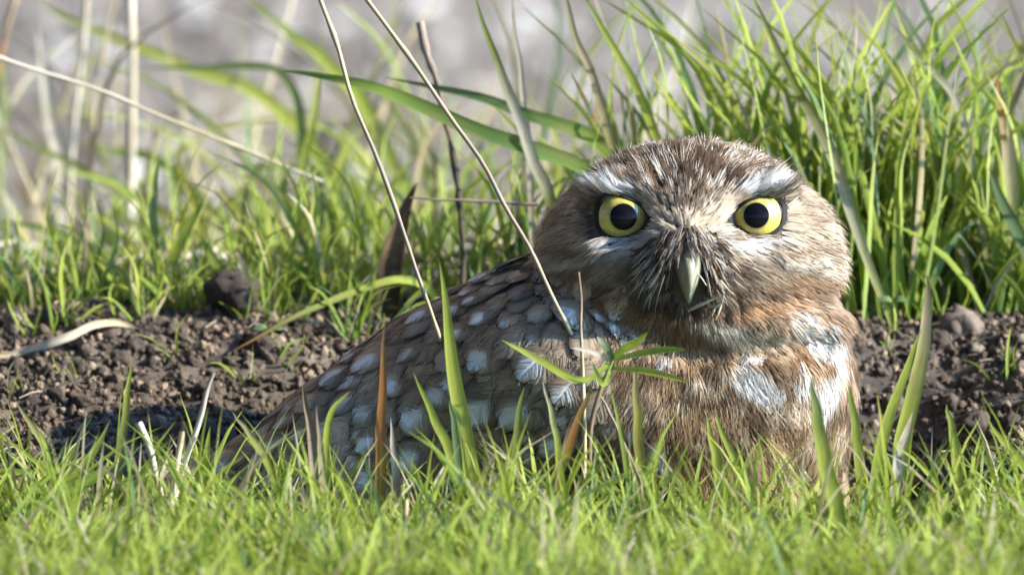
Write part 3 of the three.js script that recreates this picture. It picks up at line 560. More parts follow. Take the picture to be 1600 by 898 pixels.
  for (let i = 0; i < 2600; i++) { const z = -0.2 - 1.9 * Math.pow(r(), 1.3), x = lerp(-0.4, 0.4, r()) * (1 - z * 0.2), s = 0.012 + 0.04 * r(); o.position.set(x, ground(x, z) + 0.004 + 0.006 * r(), z); o.scale.set(s, s, s); o.rotation.set(0, r() * 6.28, (r() - 0.5) * 0.5); o.updateMatrix(); litter.setMatrixAt(i, o.matrix); const k = 0.6 + 0.6 * r(), c = r() < 0.75 ? [0.5, 0.44, 0.34] : [0.16, 0.12, 0.08]; litter.setColorAt(i, col.setRGB(c[0] * k, c[1] * k, c[2] * k)); }
  tag(put(litter, 'straw_litter'), 'dead straw scattered on the blurred ground behind the owl', 'straw', null, 'stuff');
}
console.log('soil');

// ---------------------------------------------------------------- lawn in front, undergrowth behind (past counting)
function scatter(name, label, count, seed, place, look) {
  const r = rng(seed), b = new Buf();
  for (let i = 0; i < count; i++) {
    const spot = place(r); if (!spot) continue;
    const [x, z, dens] = spot, h0 = ground(x, z), { h, w, stops, lean, rows = 3 } = look(r, x, z, dens);
    const a = r() * 6.283, l = lean * (0.3 + r()), p0 = V(x, h0 - 0.001, z), p2 = V(x + Math.cos(a) * h * l, h0 + h * (1 - 0.25 * l), z + Math.sin(a) * h * l * 0.7), p1 = V(lerp(x, p2.x, 0.3), h0 + h * 0.58, lerp(z, p2.z, 0.3));
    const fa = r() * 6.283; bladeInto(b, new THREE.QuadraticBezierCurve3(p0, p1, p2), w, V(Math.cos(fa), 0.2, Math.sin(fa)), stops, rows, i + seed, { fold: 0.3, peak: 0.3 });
  }
  console.log(name, b.i.length / 3);
  return tag(put(new THREE.Mesh(b.geo(), grassMat), name), label, 'grass', null, 'stuff');
}
const mixStops = (r) => { const k = r(); return k < 0.5 ? [G.green, mix3(G.green, G.lime, r()), G.lime] : k < 0.66 ? [G.deep, G.green, mix3(G.green, G.lime, 0.5)] : k < 0.74 ? [G.green, G.lime, G.yellow] : k < 0.82 ? [G.green, G.lime, G.lime, G.brown] : k < 0.87 ? [G.deep, G.blue, G.blue] : [G.brown, G.straw, G.pale]; };
scatter('short_grass', 'dense bright short lawn grass in front of the owl', 24000, 900, (r) => {
  const x = lerp(-0.24, 0.24, r()), z = lerp(0.035, 0.3, r()), e = sstep(0.04, 0.075, z + 0.03 * (noise(x * 40 + 3, z * 30) - 0.5)); return r() < e ? [x, z, e] : null;
}, (r, x, z) => { const tall = sstep(0.3, 0.8, noise(x * 45, z * 45, 4)), near = sstep(0.15, 0.08, z), h = 0.007 + 0.008 * r() + 0.014 * tall * r() + (r() < 0.05 + 0.17 * near ? 0.031 * r() : 0), big = r(); return { h, w: 0.0007 + 0.0012 * big * big, stops: mixStops(r), lean: 0.5 + 0.4 * r(), rows: 4 }; });
scatter('undergrowth_grass', 'dense low grass at the foot of the tufts behind the owl', 9000, 901, (r) => {
  const x = lerp(-0.22, 0.24, r()), z = lerp(-0.26, -0.112, r()), right = sstep(0.0, 0.05, x), e = sstep(-0.105, -0.14, z + 0.03 * (noise(x * 30, 7) - 0.5)) * lerp(sstep(0.4, 0.75, noise(x * 30, z * 30, 2)), 1, right) * sstep(-0.26, -0.2, z); return r() < e ? [x, z, right] : null;
}, (r, x, z, right) => ({ h: (0.008 + 0.014 * r()) * (1 + 1.3 * right), w: 0.0008 + 0.001 * r() + 0.0006 * right, stops: mixStops(r), lean: 0.7, rows: 4 }));

// ---------------------------------------------------------------- tufts: each a plant with its own blades
const bladePool = [];
{
  const r = rng(222), kinds = [['green', 'green', 'lime'], ['green', 'lime', 'lime'], ['green', 'lime', 'lime'], ['green', 'green', 'lime'], ['green', 'lime', 'yellow'], ['green', 'blue', 'blue'], ['straw', 'straw', 'pale'], ['green', 'olive', 'straw'], ['greyb', 'straw', 'brown']];
  for (let k = 0; k < 45; k++) {
    const ki = k % 9, lean = 0.08 + 0.3 * r(), bend = 0.1 + 0.35 * r(), b = new Buf();
    bladeInto(b, new THREE.CatmullRomCurve3([V(0, 0, 0), V(lean * 0.25, 0.35, 0), V(lean * 0.6, 0.7, 0.02), V(lean + bend * 0.5, 0.93 + 0.05 * r(), 0.03)]), 1, V(-0.3, 0.1, 1), kinds[ki].map((c) => G[c]), 10, 700 + k, { fold: 0.35, twist: (r() - 0.5) * 1.6, peak: 0.25 });
    // width is scaled separately from length: squash x offsets of the unit-wide ribbon later through a narrow copy
    bladePool.push({ dry: ki === 6 || ki === 8, kind: ki, lean, bend, seed: 700 + k, twist: (r() - 0.5) * 1.6, stops: kinds[ki].map((c) => G[c]), cache: {} });
  }
}
function poolBlade(k, ratio) {                                          // unit length blade with one of four widths
  const e = bladePool[k], q = ratio < 0.02 ? 0.015 : ratio < 0.033 ? 0.026 : ratio < 0.05 ? 0.04 : 0.06;
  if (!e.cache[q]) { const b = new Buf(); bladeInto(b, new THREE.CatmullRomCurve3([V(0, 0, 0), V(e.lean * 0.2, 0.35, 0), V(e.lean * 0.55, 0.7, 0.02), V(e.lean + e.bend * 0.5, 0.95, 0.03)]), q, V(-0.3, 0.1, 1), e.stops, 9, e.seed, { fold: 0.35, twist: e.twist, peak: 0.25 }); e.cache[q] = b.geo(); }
  return e.cache[q];
}
function tuft(label, px, z, spread, count, h0, h1, w0, w1, seed, group, dryShare = 0.1, lean = 0.17) {
  const r = rng(seed), c = at(px, 449, z), g = new THREE.Group(), gy = ground(c.x, z); g.position.set(c.x, gy, z);
  for (let i = 0; i < count; i++) {
    const a = r() * 6.283, d = Math.sqrt(r()) * spread, x = Math.cos(a) * d, zz = Math.sin(a) * d * 0.6, L = lerp(h0, h1, Math.pow(r(), 1.2)), w = lerp(w0, w1, r()) * S;
    let k; do { k = Math.floor(r() * bladePool.length); } while (bladePool[k].dry !== (r() < dryShare));
    const m = new THREE.Mesh(poolBlade(k, w / L), bladePool[k].dry ? dryMat : grassMat);
    m.scale.setScalar(L); m.position.set(x, ground(c.x + x, z + zz) - gy - 0.002, zz);
    m.rotation.set((r() - 0.5) * lean * 1.4, r() * 6.283, (r() - 0.5) * lean * 2 - x / spread * lean * 0.4, 'ZXY');
    put(m, 'blade', g);
  }
  put(g, 'grass_tuft'); return tag(g, label, 'grass tuft', group);
}
const back = 'tall grass tufts behind the owl', low = 'low grass tufts behind the bare soil';
tuft('tall green grass tuft just above the owl\'s forehead, behind its crown', 1010, -0.15, 0.022, 34, 0.05, 0.12, 9, 17, 1, back, 0.2);
tuft('tall grass tuft behind the right side of the owl\'s crown', 1130, -0.16, 0.024, 40, 0.055, 0.13, 9, 18, 2, back, 0.2);
tuft('dense green tuft rising behind the owl\'s right brow', 1250, -0.135, 0.026, 56, 0.05, 0.125, 9, 18, 3, back, 0.12);
tuft('dense green tuft directly right of the owl\'s cheek', 1345, -0.12, 0.024, 62, 0.04, 0.115, 9, 18, 4, back, 0.08);
tuft('thick bright tuft above the bare soil right of the owl', 1430, -0.135, 0.026, 64, 0.045, 0.12, 9, 18, 5, back, 0.08);
tuft('thick green tuft behind the rounded stone at the right', 1515, -0.14, 0.026, 62, 0.04, 0.11, 9, 18, 6, back, 0.08);
tuft('green tuft at the far right edge of the picture', 1600, -0.13, 0.024, 46, 0.035, 0.1, 9, 17, 7, back, 0.1);
tuft('taller loose tuft at the back of the right hand grass', 1400, -0.2, 0.045, 34, 0.07, 0.15, 8, 15, 8, back, 0.2);
tuft('loose tall tuft at the back in the top right corner', 1560, -0.2, 0.04, 30, 0.06, 0.13, 8, 15, 9, back, 0.2);
tuft('grass tuft close behind the left side of the owl\'s head', 880, -0.14, 0.02, 26, 0.03, 0.075, 8, 15, 10, back, 0.2);
tuft('low thin tuft above the middle of the owl\'s back', 790, -0.14, 0.02, 32, 0.018, 0.05, 6, 12, 11, low, 0.15, 0.5);
tuft('low thin tuft left of the dark dead leaf', 520, -0.145, 0.03, 36, 0.015, 0.07, 5, 11, 12, low, 0.12, 0.5);
tuft('low thin tuft right of the dark dead leaf', 690, -0.14, 0.02, 34, 0.015, 0.05, 5, 11, 13, low, 0.15, 0.5);
tuft('low tuft with dry blades beside the large dark clod', 430, -0.15, 0.026, 28, 0.015, 0.065, 5, 11, 14, low, 0.25, 0.5);
tuft('low green tuft left of the large dark clod', 270, -0.15, 0.03, 30, 0.014, 0.06, 5, 11, 15, low, 0.15, 0.5);
tuft('low tuft behind the pale dry leaf on the soil', 150, -0.15, 0.026, 26, 0.012, 0.05, 5, 10, 16, low, 0.15, 0.5);
tuft('low tuft behind the soil at the left edge of the picture', 30, -0.155, 0.026, 26, 0.012, 0.05, 5, 10, 17, low, 0.15, 0.5);
tuft('blurred yellowish tuft standing farther back on the left', 320, -0.26, 0.03, 24, 0.02, 0.05, 9, 15, 18, 'blurred tufts farther back', 0.35, 0.5);
tuft('blurred green tuft standing farther back left of the dark seed stalk', 500, -0.24, 0.028, 26, 0.02, 0.06, 8, 15, 19, 'blurred tufts farther back', 0.25, 0.5);
tuft('blurred green tuft farther back behind the dark seed stalk', 650, -0.22, 0.026, 24, 0.02, 0.055, 8, 14, 20, 'blurred tufts farther back', 0.2, 0.5);

tuft('blurred pale tuft far back at the left edge', 60, -0.42, 0.05, 20, 0.03, 0.08, 9, 15, 21, 'blurred tufts farther back', 0.6, 0.6);
tuft('blurred yellow green tuft behind the dead leaf', 590, -0.3, 0.03, 26, 0.03, 0.075, 9, 16, 22, 'blurred tufts farther back', 0.25, 0.5);
tuft('blurred straw coloured tuft between the two slanting straw stalks', 700, -0.36, 0.035, 24, 0.04, 0.09, 8, 14, 23, 'blurred tufts farther back', 0.5, 0.5);
tuft('blurred green tuft behind the long level straw stalk', 400, -0.34, 0.04, 26, 0.03, 0.08, 9, 16, 24, 'blurred tufts farther back', 0.3, 0.6);
tuft('blurred dry tuft far back behind the thick pale stem', 200, -0.36, 0.04, 22, 0.03, 0.07, 8, 14, 25, 'blurred tufts farther back', 0.5, 0.6);
tuft('blurred tall dry stalks crossing in the upper left corner', 70, -0.46, 0.05, 26, 0.08, 0.17, 5, 9, 31, 'blurred tufts farther back', 0.85, 0.7);
tuft('blurred tall dry stalks left of the two slanting straws', 330, -0.5, 0.06, 26, 0.08, 0.17, 5, 9, 32, 'blurred tufts farther back', 0.8, 0.7);
tuft('blurred tall dry stalks between the straws and the half pale blade', 720, -0.44, 0.05, 24, 0.08, 0.16, 5, 9, 33, 'blurred tufts farther back', 0.75, 0.6);
tuft('blurred dry stalks behind the top right grass', 1480, -0.5, 0.09, 26, 0.08, 0.17, 5, 10, 34, 'blurred tufts farther back', 0.7, 0.5);
tuft('small tuft growing out over the left soil near the large dark clod', 400, -0.108, 0.008, 16, 0.012, 0.032, 4, 9, 51, low, 0.15, 0.7);
tuft('small tuft growing on the soil edge above the pale dry leaf', 215, -0.11, 0.009, 16, 0.012, 0.03, 4, 9, 52, low, 0.2, 0.7);
tuft('small tuft growing on the soil edge near the left border', 70, -0.105, 0.009, 16, 0.012, 0.03, 4, 9, 53, low, 0.2, 0.7);
tuft('small tuft on the soil edge just above the owl\'s wing', 560, -0.105, 0.009, 18, 0.012, 0.034, 4, 9, 54, low, 0.15, 0.7);
tuft('small tuft on the soil edge beside the rounded stone', 1460, -0.108, 0.008, 14, 0.01, 0.028, 4, 9, 55, low, 0.15, 0.6);
const sprouts = 'thin sprouts on the bare soil';
tuft('thin green sprout on the soil below the arching orange leaf', 430, hitZ(430, 585), 0.004, 7, 0.008, 0.022, 5, 8, 41, sprouts, 0.1, 0.8);
tuft('thin green sprout on the soil above the white dry stems', 285, hitZ(285, 560), 0.004, 6, 0.008, 0.018, 4, 7, 42, sprouts, 0.2, 0.8);
tuft('thin sprout on the soil below the pale dry leaf', 120, hitZ(120, 590), 0.004, 6, 0.006, 0.016, 4, 7, 43, sprouts, 0.2, 0.9);
tuft('thin sprout at the left edge of the bare soil', 30, hitZ(30, 620), 0.005, 7, 0.008, 0.02, 4, 7, 44, sprouts, 0.2, 0.9);
tuft('thin sprout on the soil right above the owl\'s wing tip', 370, hitZ(370, 600), 0.004, 6, 0.006, 0.016, 4, 7, 45, sprouts, 0.2, 0.8);
tuft('thin sprout on the dark soil near the right edge', 1570, hitZ(1570, 590), 0.004, 7, 0.008, 0.022, 5, 8, 46, sprouts, 0.1, 0.8);
tuft('thin sprout on the dark soil beside the owl\'s right flank', 1385, hitZ(1385, 560), 0.004, 5, 0.006, 0.016, 4, 7, 47, sprouts, 0.3, 0.8);
// ---------------------------------------------------------------- blades and stems that stand out one by one
const fg = 'single blades rising from the lawn in front of the owl';
blade('grass_shoot', 'broad bright green upright blade crossing the owl\'s back', 'grass blade', [[742, 790, 0.078], [728, 680, 0.078], [704, 540, 0.078], [686, 405, 0.078]], 27, 'green lime lime lime', { group: fg });
blade('grass_shoot', 'orange upright blade with green base before the owl\'s back', 'grass blade', [[592, 790, 0.08], [596, 690, 0.08], [597, 590, 0.08], [602, 496, 0.08]], 17, 'green olive orange orange brown', { group: fg });
blade('grass_shoot', 'slim green blade leaning left below the broad bright blade', 'grass blade', [[725, 780, 0.084], [700, 700, 0.084], [672, 640, 0.084], [645, 580, 0.084]], 17, 'green lime green', { group: fg });
blade('grass_shoot', 'pale grey green blade right beside the slim leaning blade', 'grass blade', [[722, 790, 0.086], [716, 720, 0.086], [708, 660, 0.086], [702, 622, 0.086]], 14, 'green blue blue', { group: fg });
blade('dry_stub', 'short brown dry stub right of the orange blade', 'grass stub', [[618, 780, 0.08], [616, 720, 0.08], [610, 650, 0.08]], 14, 'greyb greyb pale', { dry: true });
blade('dry_stub', 'thick grey brown sheath before the owl\'s wing tip', 'grass stub', [[498, 770, 0.08], [490, 690, 0.08], [472, 602, 0.08]], 22, 'greyb greyb brown', { dry: true, fold: 0.6 });
blade('dry_stub', 'thin pale sheath standing beside the grey brown sheath', 'grass stub', [[508, 770, 0.085], [500, 700, 0.085], [494, 632, 0.085]], 12, 'greyb straw greyb', { dry: true });
blade('grass_shoot', 'curved green blade bending right from the brown sheath', 'grass blade', [[508, 770, 0.08], [508, 700, 0.08], [520, 640, 0.08], [548, 610, 0.08]], 14, 'green lime lime', { group: fg });
blade('grass_shoot', 'yellow brown upright blade before the owl\'s breast', 'grass blade', [[1004, 780, 0.08], [1000, 700, 0.08], [994, 620, 0.08], [990, 560, 0.08]], 17, 'green olive yellow straw', { group: fg });
blade('grass_shoot', 'orange tipped blade leaning right before the owl\'s wing', 'grass blade', [[850, 790, 0.082], [880, 720, 0.082], [905, 650, 0.082], [925, 595, 0.082]], 17, 'green lime orange olive', { group: fg });
blade('grass_shoot', 'narrow pale green blade left of the weed', 'grass blade', [[885, 780, 0.085], [872, 700, 0.085], [860, 640, 0.085], [848, 590, 0.085]], 11, 'green lime pale', { group: fg });
blade('grass_shoot', 'short olive blade before the owl\'s lower wing', 'grass blade', [[800, 780, 0.085], [804, 720, 0.085], [812, 640, 0.085], [820, 604, 0.085]], 14, 'green olive olive', { group: fg });
blade('grass_shoot', 'bright green blade before the owl\'s lower breast', 'grass blade', [[1130, 800, 0.08], [1124, 740, 0.08], [1114, 690, 0.08], [1104, 645, 0.08]], 18, 'green lime lime', { group: fg });
blade('grass_shoot', 'green blade leaning left under the big white breast spot', 'grass blade', [[1180, 790, 0.088], [1160, 740, 0.088], [1130, 680, 0.088], [1118, 635, 0.088]], 13, 'green lime green', { group: fg });
blade('grass_shoot', 'blurred broad green blade close before the owl\'s right flank', 'grass blade', [[1310, 800, 0.13], [1290, 720, 0.13], [1276, 640, 0.13], [1268, 585, 0.13]], 24, 'green lime blue', { group: fg });
blade('grass_shoot', 'tall tan tipped blade standing right of the owl', 'grass blade', [[1398, 770, 0.075], [1415, 660, 0.075], [1440, 560, 0.075], [1452, 480, 0.075], [1449, 427, 0.075]], 25, 'green lime lime straw brown', { group: fg });
blade('grass_shoot', 'green blade leaning against the tall tan tipped blade', 'grass blade', [[1365, 770, 0.08], [1388, 660, 0.08], [1418, 580, 0.08], [1442, 510, 0.08]], 18, 'green lime lime', { group: fg });
blade('dry_stub', 'pale dead sheath at the foot of the tall tan tipped blade', 'grass stub', [[1400, 760, 0.085], [1412, 690, 0.085], [1428, 640, 0.085]], 18, 'greyb pale straw', { dry: true });
blade('grass_shoot', 'green blade close beside the owl\'s right flank', 'grass blade', [[1350, 780, 0.08], [1342, 700, 0.08], [1334, 640, 0.08], [1328, 598, 0.08]], 17, 'green lime green', { group: fg });
blade('grass_shoot', 'upright green blade before the dark soil at the right', 'grass blade', [[1500, 780, 0.08], [1494, 710, 0.08], [1486, 660, 0.08], [1480, 630, 0.08]], 16, 'green lime green', { group: fg });
blade('grass_shoot', 'green blade leaning left at the right edge of the lawn', 'grass blade', [[1640, 790, 0.08], [1605, 730, 0.08], [1570, 690, 0.08], [1543, 655, 0.08]], 17, 'green lime lime', { group: fg });
blade('grass_shoot', 'long wide green blade slanting up from the lower left corner', 'grass blade', [[20, 830, 0.09], [70, 790, 0.09], [130, 730, 0.09], [172, 655, 0.09]], 24, 'green lime green', { group: fg });
blade('grass_shoot', 'wide deep green blade lying low along the left lawn', 'grass blade', [[10, 850, 0.1], [60, 800, 0.1], [130, 755, 0.1], [185, 722, 0.1]], 26, 'deep green green', { group: fg });
blade('grass_shoot', 'upright olive blade before the soil on the left', 'grass blade', [[182, 780, 0.08], [188, 700, 0.08], [198, 620, 0.08], [208, 556, 0.08]], 15, 'green olive lime', { group: fg });
blade('grass_shoot', 'yellow green leaf lying flat at the left edge', 'grass blade', [[-30, 748, 0.085], [10, 738, 0.085], [60, 734, 0.085]], 17, 'lime lime green', { group: fg, turn: 0.4 });
blade('grass_shoot', 'tan tipped blade at the left edge of the lawn', 'grass blade', [[90, 770, 0.085], [70, 700, 0.085], [45, 660, 0.085], [22, 625, 0.085]], 13, 'green lime straw', { group: fg });
blade('grass_shoot', 'short green blade right of the white dry stems', 'grass blade', [[300, 790, 0.085], [318, 740, 0.085], [328, 665, 0.085]], 20, 'green green lime', { group: fg });
blade('grass_shoot', 'thin green blade crossing the owl\'s tail', 'grass blade', [[440, 780, 0.085], [415, 720, 0.085], [385, 670, 0.085], [362, 642, 0.085]], 12, 'green lime straw', { group: fg });
stem('dry_straw', 'long white dry stem leaning right before the owl\'s tail', 'dry stem', [[268, 790, 0.082], [290, 720, 0.082], [312, 650, 0.082], [333, 582, 0.082]], 13, 7, 'pale pale greyb');
stem('dry_straw', 'short white dry stem at the foot of the long white stem', 'dry stem', [[268, 780, 0.086], [276, 720, 0.086], [284, 674, 0.086]], 10, 9, 'pale straw');
stem('dry_straw', 'short leaning grey stem left of the white stems', 'dry stem', [[250, 780, 0.088], [235, 710, 0.088], [216, 660, 0.088]], 12, 11, 'greyb pale');
stem('dry_straw', 'pale blurred dry stalk low in the middle of the lawn', 'dry stem', [[626, 900, 0.14], [630, 840, 0.14], [634, 780, 0.14]], 14, 8, 'pale greyb straw');

stem('straw_stalk', 'thin straw stalk slanting from the top down onto the owl\'s back', 'straw', [[688, 532, owlZ(688, 532, 0.003)], [655, 440, 0.04], [600, 285, 0.03], [540, 120, 0.01], [494, -10, -0.01], [450, -120, -0.05]], 6, 8, 'straw greyb straw greyb', { loose: true, nodes: 3 });
stem('straw_stalk', 'long straw stalk slanting from the top to the owl\'s shoulder', 'straw', [[893, 522, owlZ(893, 522, 0.003)], [835, 405, 0.05], [770, 285, 0.035], [690, 160, 0.015], [568, -4, -0.01], [480, -120, -0.05]], 6, 8, 'straw greyb straw greyb', { loose: true, nodes: 3 });
stem('straw_stalk', 'long straw stalk slanting across the upper left background', 'straw', [[505, 284, -0.17], [380, 235, -0.17], [200, 160, -0.17], [0, 90, -0.17], [-90, 60, -0.17]], 5, 7, 'pale straw pale straw', { loose: true, nodes: 4 });
stem('seed_stalk', 'dark withered seed stalk standing behind the owl\'s back', 'dry stalk', [[722, 400, -0.125], [718, 330, -0.125], [704, 220, -0.125], [678, 120, -0.125], [656, 34, -0.125]], 9, 12, 'brown dark dark brown greyb', { rough: 0.45, rows: 50 });
stem('dry_twig', 'thin forked dry twig before the owl\'s chin', 'twig', [[912, 780, 0.075], [914, 640, 0.07], [910, 520, 0.066], [904, 425, 0.066]], 9, 4, 'greyb straw brown');
stem('dry_twig', 'dark thin twig lying across the owl\'s lower wing', 'twig', [[985, 720, 0.085], [960, 660, 0.075], [935, 615, 0.07]], 7, 4, 'brown greyb');
stem('dry_twig', 'thin horizontal brown twig left of the owl\'s head', 'twig', [[640, 309, -0.09], [730, 314, -0.09], [840, 319, -0.09]], 3, 6, 'brown greyb brown', { loose: true });

// the long green leaves arching over behind the owl
const arch = 'long arching leaves behind the owl';
blade('arching_leaf', 'long dark green leaf arching down to the owl\'s crown', 'leaf', [[985, 420, -0.11], [920, 265, -0.105], [780, 218, -0.1], [640, 155, -0.1], [540, 120, -0.1], [430, 108, -0.11]], 25, 'deep green deep green deep', { group: arch, rows: 26, peak: 0.45 });
blade('arching_leaf', 'broad green leaf arching above the long dark leaf', 'leaf', [[1010, 400, -0.13], [945, 230, -0.125], [860, 190, -0.12], [740, 150, -0.12], [600, 120, -0.13]], 24, 'green green deep blue', { group: arch, rows: 24, peak: 0.4 });
blade('arching_leaf', 'green and orange leaf arching over the soil left of the owl', 'leaf', [[690, 470, -0.125], [640, 438, -0.11], [540, 460, -0.1], [440, 505, -0.085], [360, 550, hitZ(360, 550, 0.004)]], 13, 'green lime lime olive orange', { group: arch, rows: 24, peak: 0.35 });
blade('dry_leaf', 'pale dry leaf lying bent on the soil at the left', 'dry leaf', [[-20, 556, 0.003], [40, 548, 0.004], [95, 530, 0.007], [160, 506, 0.008], [205, 508, 0.004], [250, 522, 0.003]].map(([x, y, l]) => [x, y, hitZ(x, y, l)]), 14, 'straw pale straw greyb', { dry: true, rows: 20, loose: true });
blade('tall_grass', 'half dry tall blade crossing from the top to the owl\'s head', 'grass blade', [[862, 330, -0.1], [845, 280, -0.1], [805, 170, -0.1], [770, 80, -0.1], [738, -20, -0.1]], 20, 'green olive pale olive green', { rows: 20 });  // pale middle stop is rim light painted into the blade colour
blade('tall_grass', 'thin pale upright blade right of the half pale tall blade', 'grass blade', [[830, 330, -0.12], [822, 180, -0.12], [806, 60, -0.12], [800, -20, -0.12]], 10, 'straw pale straw', { dry: true });
blade('tall_grass', 'olive tall blade leaning in from the top above the owl', 'grass blade', [[985, 330, -0.12], [950, 190, -0.12], [905, 70, -0.12], [875, -30, -0.12]], 18, 'green olive straw olive', { rows: 18 });
blade('tall_grass', 'long green blade slanting from the top to the right tuft', 'grass blade', [[1060, 330, -0.13], [1010, 170, -0.13], [950, 60, -0.13], [900, -30, -0.13]], 16, 'green lime green', { rows: 18 });
blade('tall_grass', 'half dry broad blade slanting across the right hand grass', 'grass blade', [[1320, 300, -0.1], [1290, 220, -0.1], [1230, 110, -0.1], [1165, -30, -0.1]], 20, 'lime pale olive olive', { rows: 18 });
blade('tall_grass', 'pale bent blade leaning left high in the right hand grass', 'grass blade', [[1530, 330, -0.12], [1500, 170, -0.12], [1440, 90, -0.12], [1385, 30, -0.12]], 14, 'green pale olive', { rows: 18 });
blade('tall_grass', 'rust tipped short blade in the upper right grass', 'grass blade', [[1580, 300, -0.12], [1572, 200, -0.12], [1560, 112, -0.12]], 24, 'green straw orange', { dry: true });
blade('tall_grass', 'blue green broad blade at the right edge', 'grass blade', [[1620, 430, -0.11], [1590, 360, -0.11], [1560, 300, -0.11], [1545, 262, -0.11]], 22, 'deep blue blue', {});
blade('tall_grass', 'upright green blade behind the soil at the left', 'grass blade', [[243, 480, -0.15], [240, 380, -0.15], [240, 300, -0.15], [252, 235, -0.15]], 13, 'green blue green', {});
blade('tall_grass', 'broad green blade leaning right above the left soil', 'grass blade', [[225, 500, -0.145], [262, 420, -0.145], [290, 360, -0.145], [318, 310, -0.145]], 22, 'green lime green', {});
blade('tall_grass', 'green blade bending left beside the large dark clod', 'grass blade', [[400, 520, -0.135], [375, 470, -0.135], [330, 400, -0.135], [300, 355, -0.135]], 18, 'blue green green', {});
blade('tall_grass', 'thin dead blade leaning against the large dark clod', 'grass blade', [[392, 470, -0.13], [380, 420, -0.13], [365, 370, -0.13]], 18, 'pale pale brown', { dry: true });
blade('dead_leaf', 'dark withered pointed leaf standing behind the owl\'s back', 'dead leaf', [[606, 470, -0.128], [612, 400, -0.126], [628, 340, -0.124], [652, 284, -0.12]], 44, 'dark dark brown dark', { dry: true, peak: 0.15, rows: 22, fold: 0.4 });

// blurred growth farther back
const far = 'blurred stems in the upper left background';
stem('dry_straw', 'thick pale blurred upright stem in the upper left', 'dry stem', [[204, 330, -0.4], [206, 160, -0.4], [203, -30, -0.4]], 16, 14, 'straw pale straw pale', { group: far });
blade('dry_grass', 'broad white blurred blade leaning at the upper left edge', 'dry blade', [[100, 330, -0.45], [92, 240, -0.45], [72, 130, -0.45], [55, 30, -0.45]], 30, 'pale pale pale', { dry: true, group: far });
stem('dry_straw', 'thin tan blurred stem between the white blade and thick stem', 'dry stem', [[108, 330, -0.42], [118, 160, -0.42], [132, 40, -0.42], [136, -30, -0.42]], 11, 9, 'straw pale straw', { group: far });
stem('dry_straw', 'thin blurred stem leaning right beside the thick pale stem', 'dry stem', [[140, 330, -0.42], [148, 160, -0.42], [166, 60, -0.42], [180, -20, -0.42]], 8, 6, 'straw straw', { group: far });
stem('dry_straw', 'orange brown blurred stem in the top left corner', 'dry stem', [[-10, 120, -0.4], [8, 50, -0.4], [26, -20, -0.4]], 12, 14, 'orange brown straw', { group: far, loose: true });
blade('blurred_leaf', 'long blurred green leaf crossing the top left background', 'leaf', [[520, 260, -0.5], [420, 160, -0.5], [280, 95, -0.5], [160, 50, -0.5], [40, -10, -0.5]], 24, 'green lime lime green', { group: far, rows: 22 });
blade('blurred_leaf', 'blurred green leaf slanting down from the top centre left', 'leaf', [[600, 230, -0.4], [540, 125, -0.4], [470, 65, -0.4], [370, -20, -0.4]], 26, 'green lime green', { group: far, rows: 20 });
blade('blurred_leaf', 'dark blurred leaf running level behind the straw stalk', 'leaf', [[470, 250, -0.35], [450, 118, -0.35], [330, 105, -0.35], [210, 106, -0.35]], 16, 'deep deep deep', { group: far, rows: 20 });
blade('blurred_leaf', 'olive blurred leaf slanting down from the left edge', 'leaf', [[340, 400, -0.38], [230, 320, -0.38], [120, 260, -0.38], [-20, 190, -0.38]], 20, 'olive olive green', { group: far, rows: 20 });
blade('blurred_leaf', 'short dark green blurred leaf behind the thick pale stem', 'leaf', [[330, 330, -0.45], [240, 245, -0.45], [180, 236, -0.45], [120, 222, -0.45]], 22, 'deep deep green', { group: far, rows: 16 });
blade('blurred_leaf', 'yellow blurred leaf standing in the left middle distance', 'leaf', [[320, 420, -0.28], [305, 330, -0.28], [275, 245, -0.28]], 24, 'lime yellow yellow', { group: far });
blade('blurred_leaf', 'pale yellow blurred leaf leaning in the left middle distance', 'leaf', [[440, 430, -0.3], [390, 350, -0.3], [335, 290, -0.3]], 26, 'lime olive yellow', { group: far });
blade('blurred_leaf', 'green blurred leaf in the middle distance left of the owl', 'leaf', [[490, 400, -0.25], [470, 300, -0.25], [490, 190, -0.25], [505, 90, -0.25]], 16, 'lime lime lime', { group: far });
blade('blurred_leaf', 'low dark blurred leaf at the left edge', 'leaf', [[130, 400, -0.3], [80, 362, -0.3], [-20, 345, -0.3]], 18, 'deep green deep', { group: far });
blade('blurred_leaf', 'soft green blurred leaf lying left of the dark seed stalk', 'leaf', [[560, 400, -0.33], [520, 290, -0.33], [440, 260, -0.33], [330, 268, -0.33]], 18, 'blue blue green', { group: far });

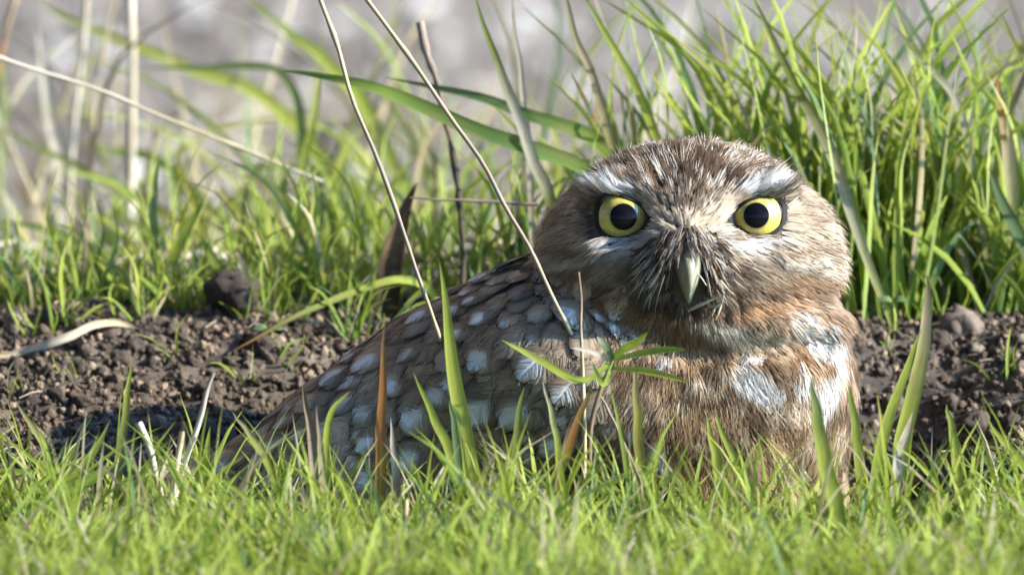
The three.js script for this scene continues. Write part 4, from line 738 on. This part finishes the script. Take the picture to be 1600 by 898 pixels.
// ---------------------------------------------------------------- small weed before the owl, straw on its chin, seedling
{
  const root = at(932, 700, 0.082), h = ground(root.x, root.z); root.y = h - 0.002;
  const g = new THREE.Group(); g.position.copy(root);
  const rel = (px, py, z = 0.082) => at(px, py, z).sub(root), b = new Buf();
  stemInto(b, new THREE.CatmullRomCurve3([V(0, 0, 0), rel(922, 680), rel(938, 610), rel(958, 562)]), 0.0009, 0.0006, C('brown brown olive'), 16, 5);
  put(new THREE.Mesh(b.geo(), stemMat), 'stem', g);
  for (const [path, w, col] of [[[[955, 566], [905, 600], [840, 560], [782, 530]], 15, 'green lime lime'], [[[957, 562], [1000, 552], [1040, 546], [1074, 546]], 14, 'lime green green'], [[[958, 575], [1000, 578], [1040, 586], [1078, 598]], 13, 'lime lime yellow'], [[[957, 560], [975, 545], [995, 535], [1013, 518]], 18, 'green lime green'], [[[956, 568], [940, 556], [920, 548], [890, 543]], 11, 'blue pale pale'], [[[957, 560], [950, 545], [942, 535], [932, 525]], 15, 'blue blue pale'], [[[954, 580], [945, 600], [935, 590], [925, 565]], 12, 'green green green']]) {
    const bb = new Buf(), pts = path.map(([x, y], i) => rel(x, y, 0.082 + i * 0.002)); if (col === 'green lime lime') pts[1] = rel(910, 595, 0.085);
    bladeInto(bb, new THREE.CatmullRomCurve3(pts), w * 0.82 * S, VF, C(col), 10, bladeSeed++, { fold: 0.3, peak: 0.5, veins: 4 }); put(new THREE.Mesh(bb.geo(), grassMat), 'leaf', g);
  }
  tag(put(g, 'weed'), 'small weed with star of narrow leaves before the owl\'s breast', 'weed');
}
const chin = [[[1128, 428, 0.052], [1131, 455, 0.053], [1126, 480, 0.05], [1118, 500, 0.049], 6, 'dry straw hanging below the owl\'s right cheek'], [[1080, 483, 0.05], [1100, 474, 0.053], [1125, 462, 0.054], 6, 'short straw stuck under the owl\'s beak tip'], [[1112, 492, 0.05], [1120, 478, 0.053], [1138, 470, 0.054], 5, 'slanting straw piece in the owl\'s chin feathers'], [[1086, 424, 0.055], [1096, 434, 0.057], [1104, 446, 0.056], 3, 'fine curled fibre on the right side of the owl\'s beak']];
for (const c of chin) { const lab = c.pop(), w = c.pop(); const path = c.map(([x, y, z]) => [x, y, z - Y(y) * Math.sin(PITCH)]); stem('straw_piece', lab, 'straw', path, w, w * 0.6, 'straw pale straw', { loose: true, rows: 10 }); }
for (const [px, py, z, lab] of [[1395, 470, -0.1, 'seedling with two small oval leaves right of the owl\'s cheek'], [420, 560, -0.09, 'tiny green seedling on the soil left of the owl\'s back']]) {
  const p = at(px, py, z), h = ground(p.x, z), g = new THREE.Group(); g.position.set(p.x, h - 0.001, z);
  const top = V(0, Math.max(p.y - h, 0.004) + 0.001, 0), b = new Buf(); stemInto(b, new THREE.CatmullRomCurve3([V(0, 0, 0), V(0.0008, top.y * 0.5, 0), top]), 0.0006, 0.0005, C('olive lime'), 8, 3); put(new THREE.Mesh(b.geo(), stemMat), 'stem', g);
  for (const s of [-1, 1]) { const l = new Buf(); bladeInto(l, new THREE.CatmullRomCurve3([top, top.clone().add(V(s * 0.002, 0.0008, 0.001)), top.clone().add(V(s * 0.0052, 0.0002, 0.0015))]), 0.003, V(0, 0.8, 0.6), C('green blue blue'), 8, 4, { peak: 0.55, fold: 0.15 }); put(new THREE.Mesh(l.geo(), grassMat), 'leaf', g); }
  tag(put(g, 'seedling'), lab, 'seedling');
}
console.log('done');
renderer.render(scene, camera);
